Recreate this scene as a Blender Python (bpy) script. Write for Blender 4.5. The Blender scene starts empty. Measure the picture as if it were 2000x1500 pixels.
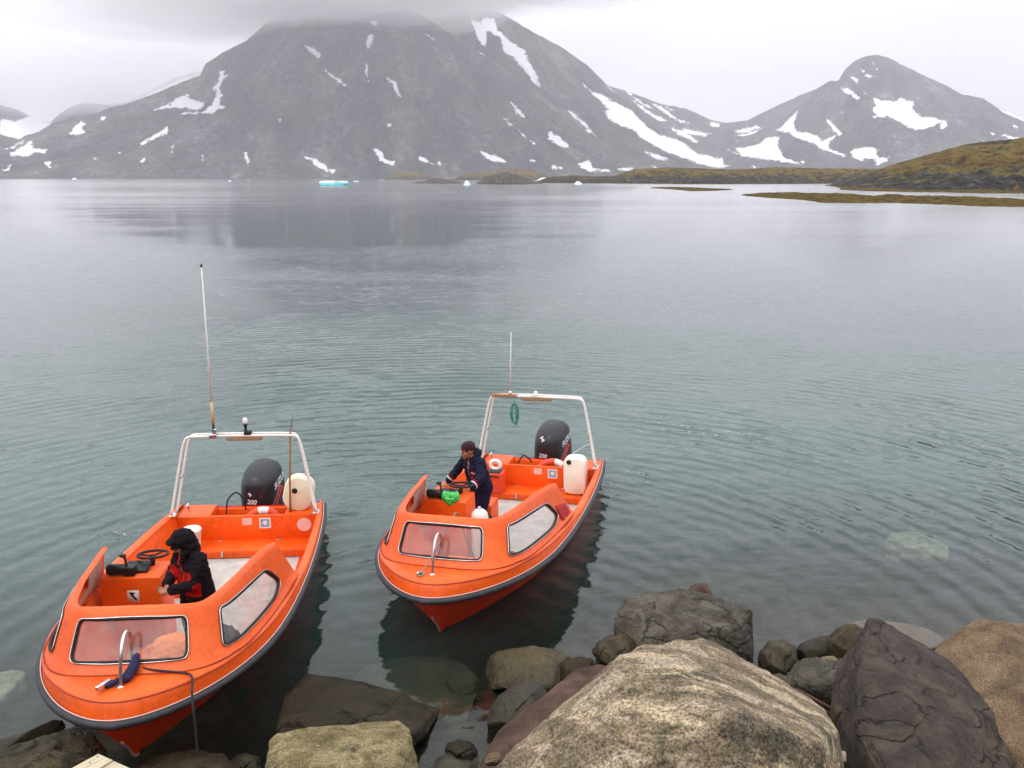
import bpy, bmesh, math, random
import numpy as np
from mathutils import Vector, Matrix
from mathutils.bvhtree import BVHTree

SC = bpy.context.scene
COL = SC.collection
random.seed(7)
R_ = math.radians

# ------------------------------------------------------------------ camera
CAM_F, CAM_H, HOR = 1659.16, 5.21567, 347.0          # focal length in px of a 2000 px wide frame, height above the water
PITCH = math.atan((750 - HOR) / CAM_F)
cam_d = bpy.data.cameras.new('camera')
cam = bpy.data.objects.new('camera', cam_d)
COL.objects.link(cam)
cam.location = (0, 0, CAM_H)
cam.rotation_euler = (math.pi / 2 - PITCH, 0, 0)
cam_d.sensor_fit = 'HORIZONTAL'
cam_d.sensor_width = 36.0
cam_d.lens = 36.0 * CAM_F / 2000.0
cam_d.clip_start = 0.05
cam_d.clip_end = 60000
SC.camera = cam

# ------------------------------------------------------------------ sky
SUN_EL, SUN_AZ = 52.0, 215.0      # sun behind the camera to the left, veiled by cloud
world = bpy.data.worlds.new('World')
SC.world = world
world.use_nodes = True
wn, wl = world.node_tree.nodes, world.node_tree.links
wn.clear()
w_out = wn.new('ShaderNodeOutputWorld')
w_bg = wn.new('ShaderNodeBackground')
w_bg.inputs['Strength'].default_value = 0.1
w_sky = wn.new('ShaderNodeTexSky')
w_sky.sky_type = 'NISHITA'
w_sky.sun_disc = False
w_sky.sun_elevation = R_(SUN_EL)
w_sky.sun_rotation = R_(SUN_AZ)
w_sky.air_density = 2.0
w_sky.dust_density = 3.0
w_hs = wn.new('ShaderNodeHueSaturation')
w_hs.inputs['Saturation'].default_value = 0.15
w_tc = wn.new('ShaderNodeTexCoord')
w_sep = wn.new('ShaderNodeSeparateXYZ')
w_ramp = wn.new('ShaderNodeValToRGB')
w_map = wn.new('ShaderNodeMapping')
w_map.inputs['Scale'].default_value = (2.2, 2.2, 7.5)
w_map.inputs['Location'].default_value = (0.3, 0.1, 0.4)
w_n = wn.new('ShaderNodeTexNoise')
w_n.inputs['Scale'].default_value = 1.0
w_n.inputs['Detail'].default_value = 5
w_n.inputs['Roughness'].default_value = 0.5
w_n.inputs['Distortion'].default_value = 0.4
w_nr = wn.new('ShaderNodeMapRange')
w_nr.inputs['From Min'].default_value = 0.3
w_nr.inputs['From Max'].default_value = 0.7
w_nr.inputs['To Min'].default_value = 0.86
w_nr.inputs['To Max'].default_value = 1.14
w_mul = wn.new('ShaderNodeVectorMath'); w_mul.operation = 'SCALE'
w_mix = wn.new('ShaderNodeMix'); w_mix.data_type = 'RGBA'
w_mix.inputs['Factor'].default_value = 0.85
el = w_ramp.color_ramp.elements
el[0].position, el[0].color = 0.0, (0.66, 0.655, 0.685, 1)
el[1].position, el[1].color = 1.0, (1.6, 1.6, 1.62, 1)
e = el.new(0.12); e.color = (0.79, 0.785, 0.82, 1)
e = el.new(0.45); e.color = (1.32, 1.32, 1.35, 1)
wl.new(w_tc.outputs['Generated'], w_sep.inputs[0])
wl.new(w_sep.outputs['Z'], w_ramp.inputs['Fac'])
wl.new(w_tc.outputs['Generated'], w_map.inputs['Vector'])
wl.new(w_map.outputs['Vector'], w_n.inputs['Vector'])
wl.new(w_n.outputs['Fac'], w_nr.inputs['Value'])
wl.new(w_ramp.outputs['Color'], w_mul.inputs[0])
w_m2 = wn.new('ShaderNodeMath'); w_m2.operation = 'MULTIPLY'
w_m2.inputs[1].default_value = 15.0
wl.new(w_nr.outputs['Result'], w_m2.inputs[0])
wl.new(w_m2.outputs['Value'], w_mul.inputs['Scale'])
wl.new(w_sky.outputs['Color'], w_hs.inputs['Color'])
wl.new(w_hs.outputs['Color'], w_mix.inputs['A'])
wl.new(w_mul.outputs['Vector'], w_mix.inputs['B'])
wl.new(w_mix.outputs['Result'], w_bg.inputs['Color'])
wl.new(w_bg.outputs['Background'], w_out.inputs['Surface'])

sun_d = bpy.data.lights.new('sun', 'SUN')
sun_d.energy = 0.8
sun_d.angle = R_(18)
sun_d.color = (1.0, 0.96, 0.9)
sun = bpy.data.objects.new('sun', sun_d)
COL.objects.link(sun)
_a, _e = R_(SUN_AZ), R_(SUN_EL)
_dir = Vector((math.sin(_a) * math.cos(_e), math.cos(_a) * math.cos(_e), math.sin(_e)))
sun.rotation_euler = _dir.to_track_quat('Z', 'Y').to_euler()

SC.view_settings.view_transform = 'Standard'
SC.view_settings.look = 'None'
SC.view_settings.exposure = 0.0
SC.view_settings.gamma = 1.0
SC.render.engine = 'CYCLES'
cy = SC.cycles
cy.use_denoising = True
try:
    cy.denoiser = 'OPENIMAGEDENOISE'
    cy.denoising_input_passes = 'RGB_ALBEDO_NORMAL'
except Exception:
    pass
cy.max_bounces = 14
cy.diffuse_bounces = 3
cy.glossy_bounces = 4
cy.transmission_bounces = 6
cy.transparent_max_bounces = 12
cy.volume_bounces = 14
cy.caustics_reflective = False
cy.caustics_refractive = False
cy.sample_clamp_indirect = 6.0
cy.use_adaptive_sampling = True
cy.adaptive_threshold = 0.012

# ------------------------------------------------------------------ projection helpers (camera at origin, looking +Y)
def ray(u, v):
    a = (u - 1000) / CAM_F; b = (750 - v) / CAM_F
    c, s = math.cos(PITCH), math.sin(PITCH)
    return np.array([a, c + b * s, -s + b * c])
def at_d(u, v, d):                 # point seen in direction (u,v) at forward depth d
    return np.array([0, 0, CAM_H]) + ray(u, v) * d
def at_z(u, v, z=0.0):
    r = ray(u, v); return at_d(u, v, (z - CAM_H) / r[2])
def azel(u, v):
    r = ray(u, v); return math.atan2(r[0], r[1]), math.atan2(r[2], math.hypot(r[0], r[1]))
def project(P):
    q = P - np.array([0, 0, CAM_H]); c, s = math.cos(PITCH), math.sin(PITCH)
    d = q[..., 1] * c - q[..., 2] * s
    return 1000 + CAM_F * q[..., 0] / d, 750 - CAM_F * (q[..., 1] * s + q[..., 2] * c) / d

# ------------------------------------------------------------------ numpy noise
_rng = np.random.RandomState(3)
_perm = _rng.permutation(256); _perm = np.concatenate([_perm, _perm, _perm])
_grad = _rng.normal(size=(256, 3)); _grad /= np.linalg.norm(_grad, axis=1)[:, None]
def perlin(P):
    P = np.asarray(P, float); i = np.floor(P).astype(int); f = P - i; i &= 255
    u = f * f * f * (f * (f * 6 - 15) + 10)
    r = np.zeros(P.shape[:-1])
    for dx in (0, 1):
        for dy in (0, 1):
            for dz in (0, 1):
                h = _perm[_perm[_perm[(i[..., 0] + dx) & 255] + ((i[..., 1] + dy) & 255)] + ((i[..., 2] + dz) & 255)]
                g = _grad[h]
                d = g[..., 0] * (f[..., 0] - dx) + g[..., 1] * (f[..., 1] - dy) + g[..., 2] * (f[..., 2] - dz)
                w = (u[..., 0] if dx else 1 - u[..., 0]) * (u[..., 1] if dy else 1 - u[..., 1]) * (u[..., 2] if dz else 1 - u[..., 2])
                r += w * d
    return r * 1.5
def fbm(P, o=4, g=0.5, ridge=False):
    r = 0; a = 1.0; t = 0
    P = np.asarray(P, float)
    for k in range(o):
        n = perlin(P * 2 ** k + 17.3 * k)
        r = r + a * ((1 - 2 * np.abs(n)) if ridge else n); t += a; a *= g
    return r / t

# ------------------------------------------------------------------ object helpers
def link(name, me, mat=None, parent=None, smooth=True):
    o = bpy.data.objects.new(name, me); COL.objects.link(o)
    if mat is not None:
        for m in (mat if isinstance(mat, (list, tuple)) else [mat]): me.materials.append(m)
    if smooth and len(me.polygons):
        me.polygons.foreach_set('use_smooth', [True] * len(me.polygons))
    if parent is not None: o.parent = parent
    return o
def mesh(name, V, F, mat=None, parent=None, smooth=True):
    me = bpy.data.meshes.new(name)
    me.from_pydata([tuple(map(float, v)) for v in V], [], F); me.update()
    bm = bmesh.new(); bm.from_mesh(me); bmesh.ops.recalc_face_normals(bm, faces=bm.faces); bm.to_mesh(me); bm.free()
    return link(name, me, mat, parent, smooth)
def grid_mesh(name, G, mat=None, parent=None, smooth=True, keep=None, flip=False):
    """one sheet from an (n, m, 3) array of points"""
    n, m = G.shape[:2]
    idx = np.arange(n * m).reshape(n, m)
    q = np.stack([idx[:-1, :-1], idx[1:, :-1], idx[1:, 1:], idx[:-1, 1:]], -1).reshape(-1, 4)
    if flip: q = q[:, ::-1]
    if keep is not None: q = q[keep.reshape(-1)]
    me = bpy.data.meshes.new(name)
    me.vertices.add(n * m); me.vertices.foreach_set('co', G.reshape(-1).astype(np.float32))
    me.loops.add(len(q) * 4); me.loops.foreach_set('vertex_index', q.reshape(-1).astype(np.int32))
    me.polygons.add(len(q)); me.polygons.foreach_set('loop_start', (np.arange(len(q)) * 4).astype(np.int32))
    me.update(calc_edges=True); me.validate()
    return link(name, me, mat, parent, smooth)
def tag(o, label=None, cat=None, group=None, kind=None):
    if label: o['label'] = label
    if cat: o['category'] = cat
    if group: o['group'] = group
    if kind: o['kind'] = kind
    return o
def empty(name, label, cat, M=None, group=None):
    o = bpy.data.objects.new(name, None); COL.objects.link(o)
    o.empty_display_size = 0.2
    if M is not None: o.matrix_world = M
    return tag(o, label, cat, group)

class MB:
    """collects pieces and links them as one mesh object"""
    def __init__(self): self.v = []; self.f = []; self.m = []
    def add(self, V, F, mi=0):
        b = len(self.v); self.v += [tuple(map(float, x)) for x in V]
        self.f += [tuple(i + b for i in f) for f in F]; self.m += [mi] * len(F); return self
    def box(self, c, s, rot=None, bev=0.0, mi=0, seg=2):
        bm = bmesh.new(); bmesh.ops.create_cube(bm, size=1)
        for v in bm.verts: v.co = Vector((v.co.x * s[0], v.co.y * s[1], v.co.z * s[2]))
        if bev > 0: bmesh.ops.bevel(bm, geom=list(bm.edges) + list(bm.verts), offset=bev, segments=seg, affect='EDGES', profile=0.6)
        M = Matrix.Translation(Vector(c)) @ (rot if rot is not None else Matrix.Identity(4))
        self.bm(bm, M, mi); return self
    def bm(self, bm, M=None, mi=0):
        bm.verts.index_update()
        V = [(M @ v.co if M else v.co.copy()) for v in bm.verts]
        self.add(V, [[v.index for v in f.verts] for f in bm.faces], mi); bm.free(); return self
    def tube(self, P, r, n=10, closed=False, mi=0, caps=True):
        V, F = tube(P, r, n, closed, caps); return self.add(V, F, mi)
    def lathe(self, prof, n=20, M=None, mi=0):
        V = []; F = []
        for (r, z) in prof:
            for k in range(n):
                a = 2 * math.pi * k / n; p = Vector((r * math.cos(a), r * math.sin(a), z)); V.append(M @ p if M else p)
        for i in range(len(prof) - 1):
            for k in range(n): F.append((i * n + k, i * n + (k + 1) % n, (i + 1) * n + (k + 1) % n, (i + 1) * n + k))
        F.append(tuple(range(n))[::-1]); F.append(tuple((len(prof) - 1) * n + k for k in range(n)))
        return self.add(V, F, mi)
    def sphere(self, c, r, n=16, mi=0, M=None):
        bm = bmesh.new(); bmesh.ops.create_uvsphere(bm, u_segments=n, v_segments=max(6, n // 2), radius=1)
        rr = (r, r, r) if isinstance(r, (int, float)) else r
        for v in bm.verts: v.co = Vector((v.co.x * rr[0], v.co.y * rr[1], v.co.z * rr[2]))
        return self.bm(bm, Matrix.Translation(Vector(c)) @ (M if M else Matrix.Identity(4)), mi)
    def build(self, name, mat=None, parent=None, smooth=True, auto=None):
        o = mesh(name, self.v, self.f, mat, parent, smooth)
        if any(self.m): o.data.polygons.foreach_set('material_index', self.m)
        if auto is not None: autosmooth(o, auto)
        return o
def autosmooth(o, deg=35):
    bm = bmesh.new(); bm.from_mesh(o.data)
    for e in bm.edges:
        if len(e.link_faces) == 2: e.smooth = e.calc_face_angle(0) < R_(deg)
    bm.to_mesh(o.data); bm.free(); return o
def tube(P, r, n=10, closed=False, caps=True):
    P = [Vector(p) for p in P]; N = len(P)
    rr = r if isinstance(r, (list, tuple, np.ndarray)) else [r] * N
    V = []; F = []; up = None
    for i in range(N):
        a = P[(i - 1) % N] if (closed or i > 0) else P[i]; b = P[(i + 1) % N] if (closed or i < N - 1) else P[i]
        t = (b - a).normalized()
        if up is None:
            up = Vector((0, 0, 1)) if abs(t.z) < 0.9 else Vector((1, 0, 0))
        s = t.cross(up)
        if s.length < 1e-6: s = t.orthogonal()
        s.normalize(); up = s.cross(t).normalized()
        for k in range(n):
            q = 2 * math.pi * k / n
            V.append(P[i] + (s * math.cos(q) + up * math.sin(q)) * rr[i])
    for i in range(N if closed else N - 1):
        j = (i + 1) % N
        for k in range(n): F.append((i * n + k, i * n + (k + 1) % n, j * n + (k + 1) % n, j * n + k))
    if caps and not closed: F.append(tuple(range(n))[::-1]); F.append(tuple((N - 1) * n + k for k in range(n)))
    return V, F
def cr(P, s, mirror=False):
    """Catmull-Rom over the rows of P at parameter s; mirror: rows continue mirrored in y before row 0"""
    P = np.asarray(P, float); n = len(P)
    s = min(max(s, 0), n - 1.00001); i = int(s); f = s - i
    def g(k):
        if k < 0: return P[-k] * np.array([1, -1, 1]) if mirror else 2 * P[0] - P[1]
        if k < n: return P[k]
        return P[-2] * np.array([1, -1, 1]) if (P.shape[1] == 3 and P[-1][1] == 0 and abs(P[-2][1]) > .02 and k == n) else 2 * P[-1] - P[-2]
    a, b, c, d = g(i - 1), g(i), g(i + 1), g(i + 2)
    return .5 * (2 * b + (c - a) * f + (2 * a - 5 * b + 4 * c - d) * f ** 2 + (3 * b - a - 3 * c + d) * f ** 3)
def spline(P, n=8, closed=False):
    P = [np.array(p, float) for p in P]; out = []
    if closed:
        Q = [P[-1]] + P + P[:2]
        for i in range(1, len(Q) - 2):
            a, b, c, d = Q[i - 1], Q[i], Q[i + 1], Q[i + 2]
            for k in range(n):
                f = k / n; out.append(.5 * (2 * b + (c - a) * f + (2 * a - 5 * b + 4 * c - d) * f ** 2 + (3 * b - a - 3 * c + d) * f ** 3))
        return out
    for k in range((len(P) - 1) * n + 1): out.append(cr(P, k / n))
    return out
def eval_mesh(o):
    """apply an object's modifiers for good"""
    dg = bpy.context.evaluated_depsgraph_get(); dg.update()
    me = bpy.data.meshes.new_from_object(o.evaluated_get(dg), depsgraph=dg)
    o.modifiers.clear(); o.data = me; return o

# ------------------------------------------------------------------ materials
def new_mat(name):
    m = bpy.data.materials.new(name); m.use_nodes = True
    return m, m.node_tree.nodes, m.node_tree.links, m.node_tree.nodes['Principled BSDF']
def nd(N, kind, **kw):
    n = N.new(kind)
    for k, v in kw.items():
        if k in n.inputs: n.inputs[k].default_value = v
        else: setattr(n, k, v)
    return n
def ramp(N, stops):
    r = N.new('ShaderNodeValToRGB'); e = r.color_ramp.elements
    while len(e) > 1: e.remove(e[-1])
    e[0].position = stops[0][0]; e[0].color = (*stops[0][1], 1)
    for p, c in stops[1:]:
        x = e.new(p); x.color = (*c, 1)
    return r
def mixc(N, L, fac, a, b, mode='MIX'):
    m = N.new('ShaderNodeMix'); m.data_type = 'RGBA'; m.blend_type = mode
    for s, x in (('Factor', fac), ('A', a), ('B', b)):
        if isinstance(x, (int, float)): m.inputs[s].default_value = x
        elif isinstance(x, tuple): m.inputs[s].default_value = (*x, 1)
        else: L.new(x, m.inputs[s])
    return m.outputs['Result']
def math_(N, L, op, a, b=None, clamp=False):
    m = N.new('ShaderNodeMath'); m.operation = op; m.use_clamp = clamp
    for i, x in enumerate((a, b)):
        if x is None: continue
        if isinstance(x, (int, float)): m.inputs[i].default_value = x
        else: L.new(x, m.inputs[i])
    return m.outputs[0]
def noise(N, L, scale, vec=None, detail=4, rough=0.55, dist=0.0):
    n = nd(N, 'ShaderNodeTexNoise', Scale=scale, Detail=detail, Roughness=rough, Distortion=dist)
    if vec is not None: L.new(vec, n.inputs['Vector'])
    return n.outputs['Fac']
def coords(N, L, scale=(1, 1, 1), rot=(0, 0, 0), kind='Object'):
    t = N.new('ShaderNodeTexCoord'); m = N.new('ShaderNodeMapping')
    m.inputs['Scale'].default_value = scale; m.inputs['Rotation'].default_value = rot
    L.new(t.outputs[kind], m.inputs['Vector']); return m.outputs['Vector']
def simple(name, col, rough=0.5, metal=0.0, var=0.12, scale=12, bump=0.0, bscale=60, coat=0.0, spec=None):
    """a paint or plastic with slight wear in colour and gloss"""
    m, N, L, P = new_mat(name)
    v = coords(N, L)
    n = noise(N, L, scale, v, 5, 0.6)
    r = ramp(N, [(0.3, tuple(c * (1 - var) for c in col)), (0.7, tuple(min(1, c * (1 + var)) for c in col))])
    L.new(n, r.inputs['Fac']); L.new(r.outputs['Color'], P.inputs['Base Color'])
    P.inputs['Roughness'].default_value = rough; P.inputs['Metallic'].default_value = metal
    if coat: P.inputs['Coat Weight'].default_value = coat
    if spec is not None: P.inputs['Specular IOR Level'].default_value = spec
    rr = nd(N, 'ShaderNodeMapRange'); rr.inputs['To Min'].default_value = max(0, rough - 0.1); rr.inputs['To Max'].default_value = min(1, rough + 0.12)
    L.new(noise(N, L, scale * 1.7, v, 3), rr.inputs['Value']); L.new(rr.outputs[0], P.inputs['Roughness'])
    if bump:
        b = nd(N, 'ShaderNodeBump', Strength=bump, Distance=0.01); L.new(noise(N, L, bscale, v, 3), b.inputs['Height']); L.new(b.outputs[0], P.inputs['Normal'])
    return m
# ================================================================== setting: water, seabed, shore, mountains
BOAT_A = (-3.75041, 9.70214, -84.698, .7186, -.6737)
BOAT_B = (-.09234, 11.90172, -105.050, -.1823, 1.5805)
def boat_matrix(T):
    x, y, yaw, tr, ro = T
    return Matrix.Translation((x, y, 0)) @ Matrix.Rotation(R_(yaw), 4, 'Z') @ Matrix.Rotation(R_(-tr), 4, 'Y') @ Matrix.Rotation(R_(ro), 4, 'X')
MA, MBm = boat_matrix(BOAT_A), boat_matrix(BOAT_B)

def in_poly(X, Y, poly):
    inside = np.zeros(X.shape, bool); n = len(poly)
    for i in range(n):
        x1, y1 = poly[i]; x2, y2 = poly[(i + 1) % n]
        c = ((y1 > Y) != (y2 > Y)) & (X < (x2 - x1) * (Y - y1) / (y2 - y1 + 1e-12) + x1)
        inside ^= c
    return inside
def poly_sdf(X, Y, poly):
    """signed distance, positive inside"""
    d = np.full(X.shape, 1e9); n = len(poly)
    for i in range(n):
        x1, y1 = poly[i]; x2, y2 = poly[(i + 1) % n]
        ex, ey = x2 - x1, y2 - y1
        t = np.clip(((X - x1) * ex + (Y - y1) * ey) / (ex * ex + ey * ey + 1e-9), 0, 1)
        d = np.minimum(d, np.hypot(X - x1 - t * ex, Y - y1 - t * ey))
    return np.where(in_poly(X, Y, poly), d, -d)

# --- depth of the sea floor: the shoreline runs from left to right in front of the camera
SHORE = np.array([(-60, 4.0), (-8, 5.6), (-4, 6.0), (-2.2, 6.3), (-1, 6.7), (-0.2, 7.3), (.6, 8.0), (2, 8.6), (3.2, 8.7), (4.5, 8.9), (7, 8.4), (12, 8.0), (60, 6.0)])
def ground_z(X, Y):
    ys = np.interp(X, SHORE[:, 0], SHORE[:, 1]); d = ys - Y
    land = np.where(d > 0, 0.42 * d + 0.02 * d * d, 0)
    sea = np.where(d <= 0, -0.34 * (-d) ** 0.97, 0)
    sea = np.maximum(sea, -3.2 - 0.4 * np.tanh((-d) / 60))
    return land + sea
gx = np.concatenate([-np.geomspace(900, 9, 26), np.arange(-8.8, 10.01, 0.14), np.geomspace(10.4, 900, 26)])
gy = np.concatenate([np.arange(-3.0, 20.01, 0.14), np.geomspace(20.4, 400, 36)])
GX, GY = np.meshgrid(gx, gy, indexing='ij')
GZ = ground_z(GX, GY)
nz = fbm(np.stack([GX * .9, GY * .9, GX * 0 + 3.1], -1), 5, .55)
nb = fbm(np.stack([GX * 2.7, GY * 2.7, GX * 0 + 9.1], -1), 3, .5, True)
GZ = GZ + (nz * 0.42 + nb * 0.12) * np.clip(1.2 - np.abs(GY - 8) / 14, 0.15, 1) - 0.16 - 1.25 * np.clip((GX + .5) / 1.5, 0, 1) * np.clip((9.6 - GY) / 1.0, 0, 1)
GZ = np.where(GX < -1.0, GZ - 0.25 * np.clip((-1 - GX), 0, 1), GZ)

def seabed_material():
    m, N, L, P = new_mat('seabed')
    v = coords(N, L)
    n1 = noise(N, L, 1.1, v, 6, .62); n2 = noise(N, L, 7, v, 5, .6)
    r = ramp(N, [(.3, (.010, .009, .006)), (.45, (.03, .026, .014)), (.55, (.055, .05, .03)), (.63, (.03, .04, .02)), (.78, (.14, .14, .10))])
    L.new(n1, r.inputs['Fac'])
    r2 = ramp(N, [(.35, (.45, .42, .36)), (.65, (1.25, 1.2, 1.1))]); L.new(n2, r2.inputs['Fac'])
    L.new(mixc(N, L, 1.0, r.outputs['Color'], r2.outputs['Color'], 'MULTIPLY'), P.inputs['Base Color'])
    P.inputs['Roughness'].default_value = .75
    b = nd(N, 'ShaderNodeBump', Strength=.7, Distance=.06); L.new(n2, b.inputs['Height']); L.new(b.outputs[0], P.inputs['Normal'])
    return m
tag(grid_mesh('shore_ground', np.stack([GX, GY, GZ], -1), seabed_material(), flip=False), kind='structure')

# --- water sheet
def rect_boat_hole(X, Y):
    pts = [(-2.5, .93), (-1.9, .95), (-1, .95), (0, .91), (.8, .80), (1.4, .65), (1.9, .47), (2.25, .28), (2.5, .17), (2.7, .07)]
    poly = pts + [(x, -y) for x, y in pts[::-1]]
    keep = np.zeros(X.shape, bool)
    for M in (MA, MBm):
        W = [M @ Vector((x, y, 0)) for x, y in poly]
        keep |= in_poly(X, Y, [(w.x, w.y) for w in W])
    return keep
wx = np.concatenate([-np.geomspace(12000, 9.2, 70), np.arange(-9, 9.01, 0.06), np.geomspace(9.2, 12000, 70)])
wy = np.concatenate([np.arange(3.0, 19.01, 0.06), np.geomspace(19.1, 12000, 150)])
WX, WY = np.meshgrid(wx, wy, indexing='ij')
def waves(X, Y):
    a = fbm(np.stack([X * .35 + Y * .10, Y * .95 - X * .2, X * 0], -1), 3, .5) * .022
    b = fbm(np.stack([X * 1.5 + Y * .5, Y * 3.4 - X * .8, X * 0 + 5], -1), 3, .55) * .010
    fade = np.clip(1 - (np.hypot(X, Y) - 14) / 10, 0, 1)
    calm = np.clip((Y - 7.2) / 3.5, .15, 1)
    return (a + b) * fade * calm
WZ = waves(WX, WY)
hc = rect_boat_hole((WX[:-1, :-1] + WX[1:, 1:]) / 2, (WY[:-1, :-1] + WY[1:, 1:]) / 2)

def water_material():
    m, N, L, P = new_mat('sea_water')
    N.remove(P)
    out = N['Material Output']
    geo = N.new('ShaderNodeNewGeometry')
    pos = geo.outputs['Position']
    def mp(scale, rot=0, loc=(0, 0, 0)):
        k = N.new('ShaderNodeMapping'); k.inputs['Scale'].default_value = scale; k.inputs['Rotation'].default_value = (0, 0, R_(rot)); k.inputs['Location'].default_value = loc
        L.new(pos, k.inputs['Vector']); return k.outputs['Vector']
    ln = N.new('ShaderNodeVectorMath'); ln.operation = 'LENGTH'; L.new(pos, ln.inputs[0]); dist = ln.outputs['Value']
    # wind patches: rippled and calm lanes, long across the line of sight
    patch = noise(N, L, 1.0, mp((.010, .030, 1), 3), 4, .55, .6)
    pr = nd(N, 'ShaderNodeMapRange'); pr.inputs['From Min'].default_value = .42; pr.inputs['From Max'].default_value = .56
    pr.inputs['To Min'].default_value = .6; pr.inputs['To Max'].default_value = 1.0; L.new(patch, pr.inputs['Value'])
    # wave slopes, taken straight from vector noise so that far ripples keep their tilt
    def slope(scale, rot, k, det=3, rgh=.55, dst=.3):
        n = nd(N, 'ShaderNodeTexNoise', Scale=1.0, Detail=det, Roughness=rgh, Distortion=dst)
        L.new(mp(scale, rot), n.inputs['Vector'])
        c = N.new('ShaderNodeVectorMath'); c.operation = 'SUBTRACT'; c.inputs[1].default_value = (.5, .5, .5); L.new(n.outputs['Color'], c.inputs[0])
        m_ = N.new('ShaderNodeVectorMath'); m_.operation = 'MULTIPLY'; m_.inputs[1].default_value = (k * .6, k * 1.2, 0); L.new(c.outputs[0], m_.inputs[0]); return m_.outputs[0]
    def vadd(a_, b_):
        q = N.new('ShaderNodeVectorMath'); q.operation = 'ADD'; L.new(a_, q.inputs[0]); L.new(b_, q.inputs[1]); return q.outputs[0]
    near = nd(N, 'ShaderNodeMapRange'); near.inputs['From Min'].default_value = 7.0; near.inputs['From Max'].default_value = 13
    near.inputs['To Min'].default_value = .22; near.inputs['To Max'].default_value = 1; L.new(dist, near.inputs['Value'])
    calm = nd(N, 'ShaderNodeAttribute', attribute_name='calm')
    cn_ = math_(N, L, 'ADD', calm.outputs['Fac'], math_(N, L, 'MULTIPLY', math_(N, L, 'SUBTRACT', noise(N, L, 1.0, mp((.012, .09, 1), -2), 5, .6, .5), .5), 3.4))
    cr0 = nd(N, 'ShaderNodeMapRange'); cr0.inputs['From Min'].default_value = -.6; cr0.inputs['From Max'].default_value = .9
    cr0.inputs['To Min'].default_value = 1.0; cr0.inputs['To Max'].default_value = .18; L.new(cn_, cr0.inputs['Value'])
    amp = math_(N, L, 'MULTIPLY', math_(N, L, 'MULTIPLY', pr.outputs[0], cr0.outputs[0]), near.outputs[0])
    sl = vadd(vadd(slope((.8, 2.8, 1), -9, .38), slope((3.0, 9.5, 1), -14, .62, 4, .65)), vadd(slope((.10, .40, 1), -5, .12), slope((11, 24, 1), 12, .20, 2)))
    far = vadd(sl, slope((40, 40, 1), 0, .22, 2))
    def rings(cx, cy__, lam, k, warp, nsc, reach):
        """circular wave train spreading from one place, bent and broken up by noise"""
        d_ = N.new('ShaderNodeVectorMath'); d_.operation = 'SUBTRACT'; d_.inputs[1].default_value = (cx, cy__, 0); L.new(pos, d_.inputs[0])
        f_ = N.new('ShaderNodeVectorMath'); f_.operation = 'MULTIPLY'; f_.inputs[1].default_value = (1, 1, 0); L.new(d_.outputs[0], f_.inputs[0])
        l_ = N.new('ShaderNodeVectorMath'); l_.operation = 'LENGTH'; L.new(f_.outputs[0], l_.inputs[0])
        u_ = N.new('ShaderNodeVectorMath'); u_.operation = 'NORMALIZE'; L.new(f_.outputs[0], u_.inputs[0])
        ph = math_(N, L, 'ADD', math_(N, L, 'MULTIPLY', l_.outputs['Value'], 6.2832 / lam), math_(N, L, 'MULTIPLY', noise(N, L, nsc, mp((1, 1, 1)), 3, .5), warp))
        w_ = math_(N, L, 'COSINE', ph)
        am = nd(N, 'ShaderNodeMapRange'); am.inputs['From Min'].default_value = .40; am.inputs['From Max'].default_value = .62; am.inputs['To Min'].default_value = .15; L.new(noise(N, L, .28, mp((1, 1, 1), 0, (cx, 3, 0)), 3, .55), am.inputs['Value'])
        fd = nd(N, 'ShaderNodeMapRange'); fd.inputs['From Min'].default_value = reach * .35; fd.inputs['From Max'].default_value = reach; fd.inputs['To Min'].default_value = 1; fd.inputs['To Max'].default_value = 0; L.new(l_.outputs['Value'], fd.inputs['Value'])
        g_ = N.new('ShaderNodeVectorMath'); g_.operation = 'SCALE'; L.new(u_.outputs[0], g_.inputs[0])
        L.new(math_(N, L, 'MULTIPLY', math_(N, L, 'MULTIPLY', w_, am.outputs[0]), math_(N, L, 'MULTIPLY', fd.outputs[0], k)), g_.inputs['Scale']); return g_.outputs[0]
    far = vadd(far, vadd(rings(-1.0, 8.2, .42, .27, 9.0, .5, 32), rings(-1.6, 10.0, .25, .17, 11.0, .8, 20)))
    far = vadd(far, rings(1.15, 13.6, .12, .12, 2.0, 1.0, 1.1))
    sc_ = N.new('ShaderNodeVectorMath'); sc_.operation = 'SCALE'; L.new(far, sc_.inputs[0]); L.new(amp, sc_.inputs['Scale'])
    # wave backs hide behind wave faces: slopes that lean away from the onlooker are folded to face them
    ih = N.new('ShaderNodeVectorMath'); ih.operation = 'MULTIPLY'; ih.inputs[1].default_value = (1, 1, 0); L.new(geo.outputs['Incoming'], ih.inputs[0])
    dp = N.new('ShaderNodeVectorMath'); dp.operation = 'DOT_PRODUCT'; L.new(sc_.outputs[0], dp.inputs[0]); L.new(ih.outputs[0], dp.inputs[1])
    ff = nd(N, 'ShaderNodeMapRange'); ff.inputs['From Min'].default_value = 12; ff.inputs['From Max'].default_value = 40; ff.inputs['To Min'].default_value = 0; ff.inputs['To Max'].default_value = 1.9
    L.new(dist, ff.inputs['Value'])
    fold = math_(N, L, 'MULTIPLY', math_(N, L, 'MAXIMUM', math_(N, L, 'MULTIPLY', dp.outputs['Value'], -1.0), 0.0), ff.outputs[0])
    fv = N.new('ShaderNodeVectorMath'); fv.operation = 'SCALE'; L.new(ih.outputs[0], fv.inputs[0]); L.new(fold, fv.inputs['Scale'])
    slope_v = vadd(sc_.outputs[0], fv.outputs[0])
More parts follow.
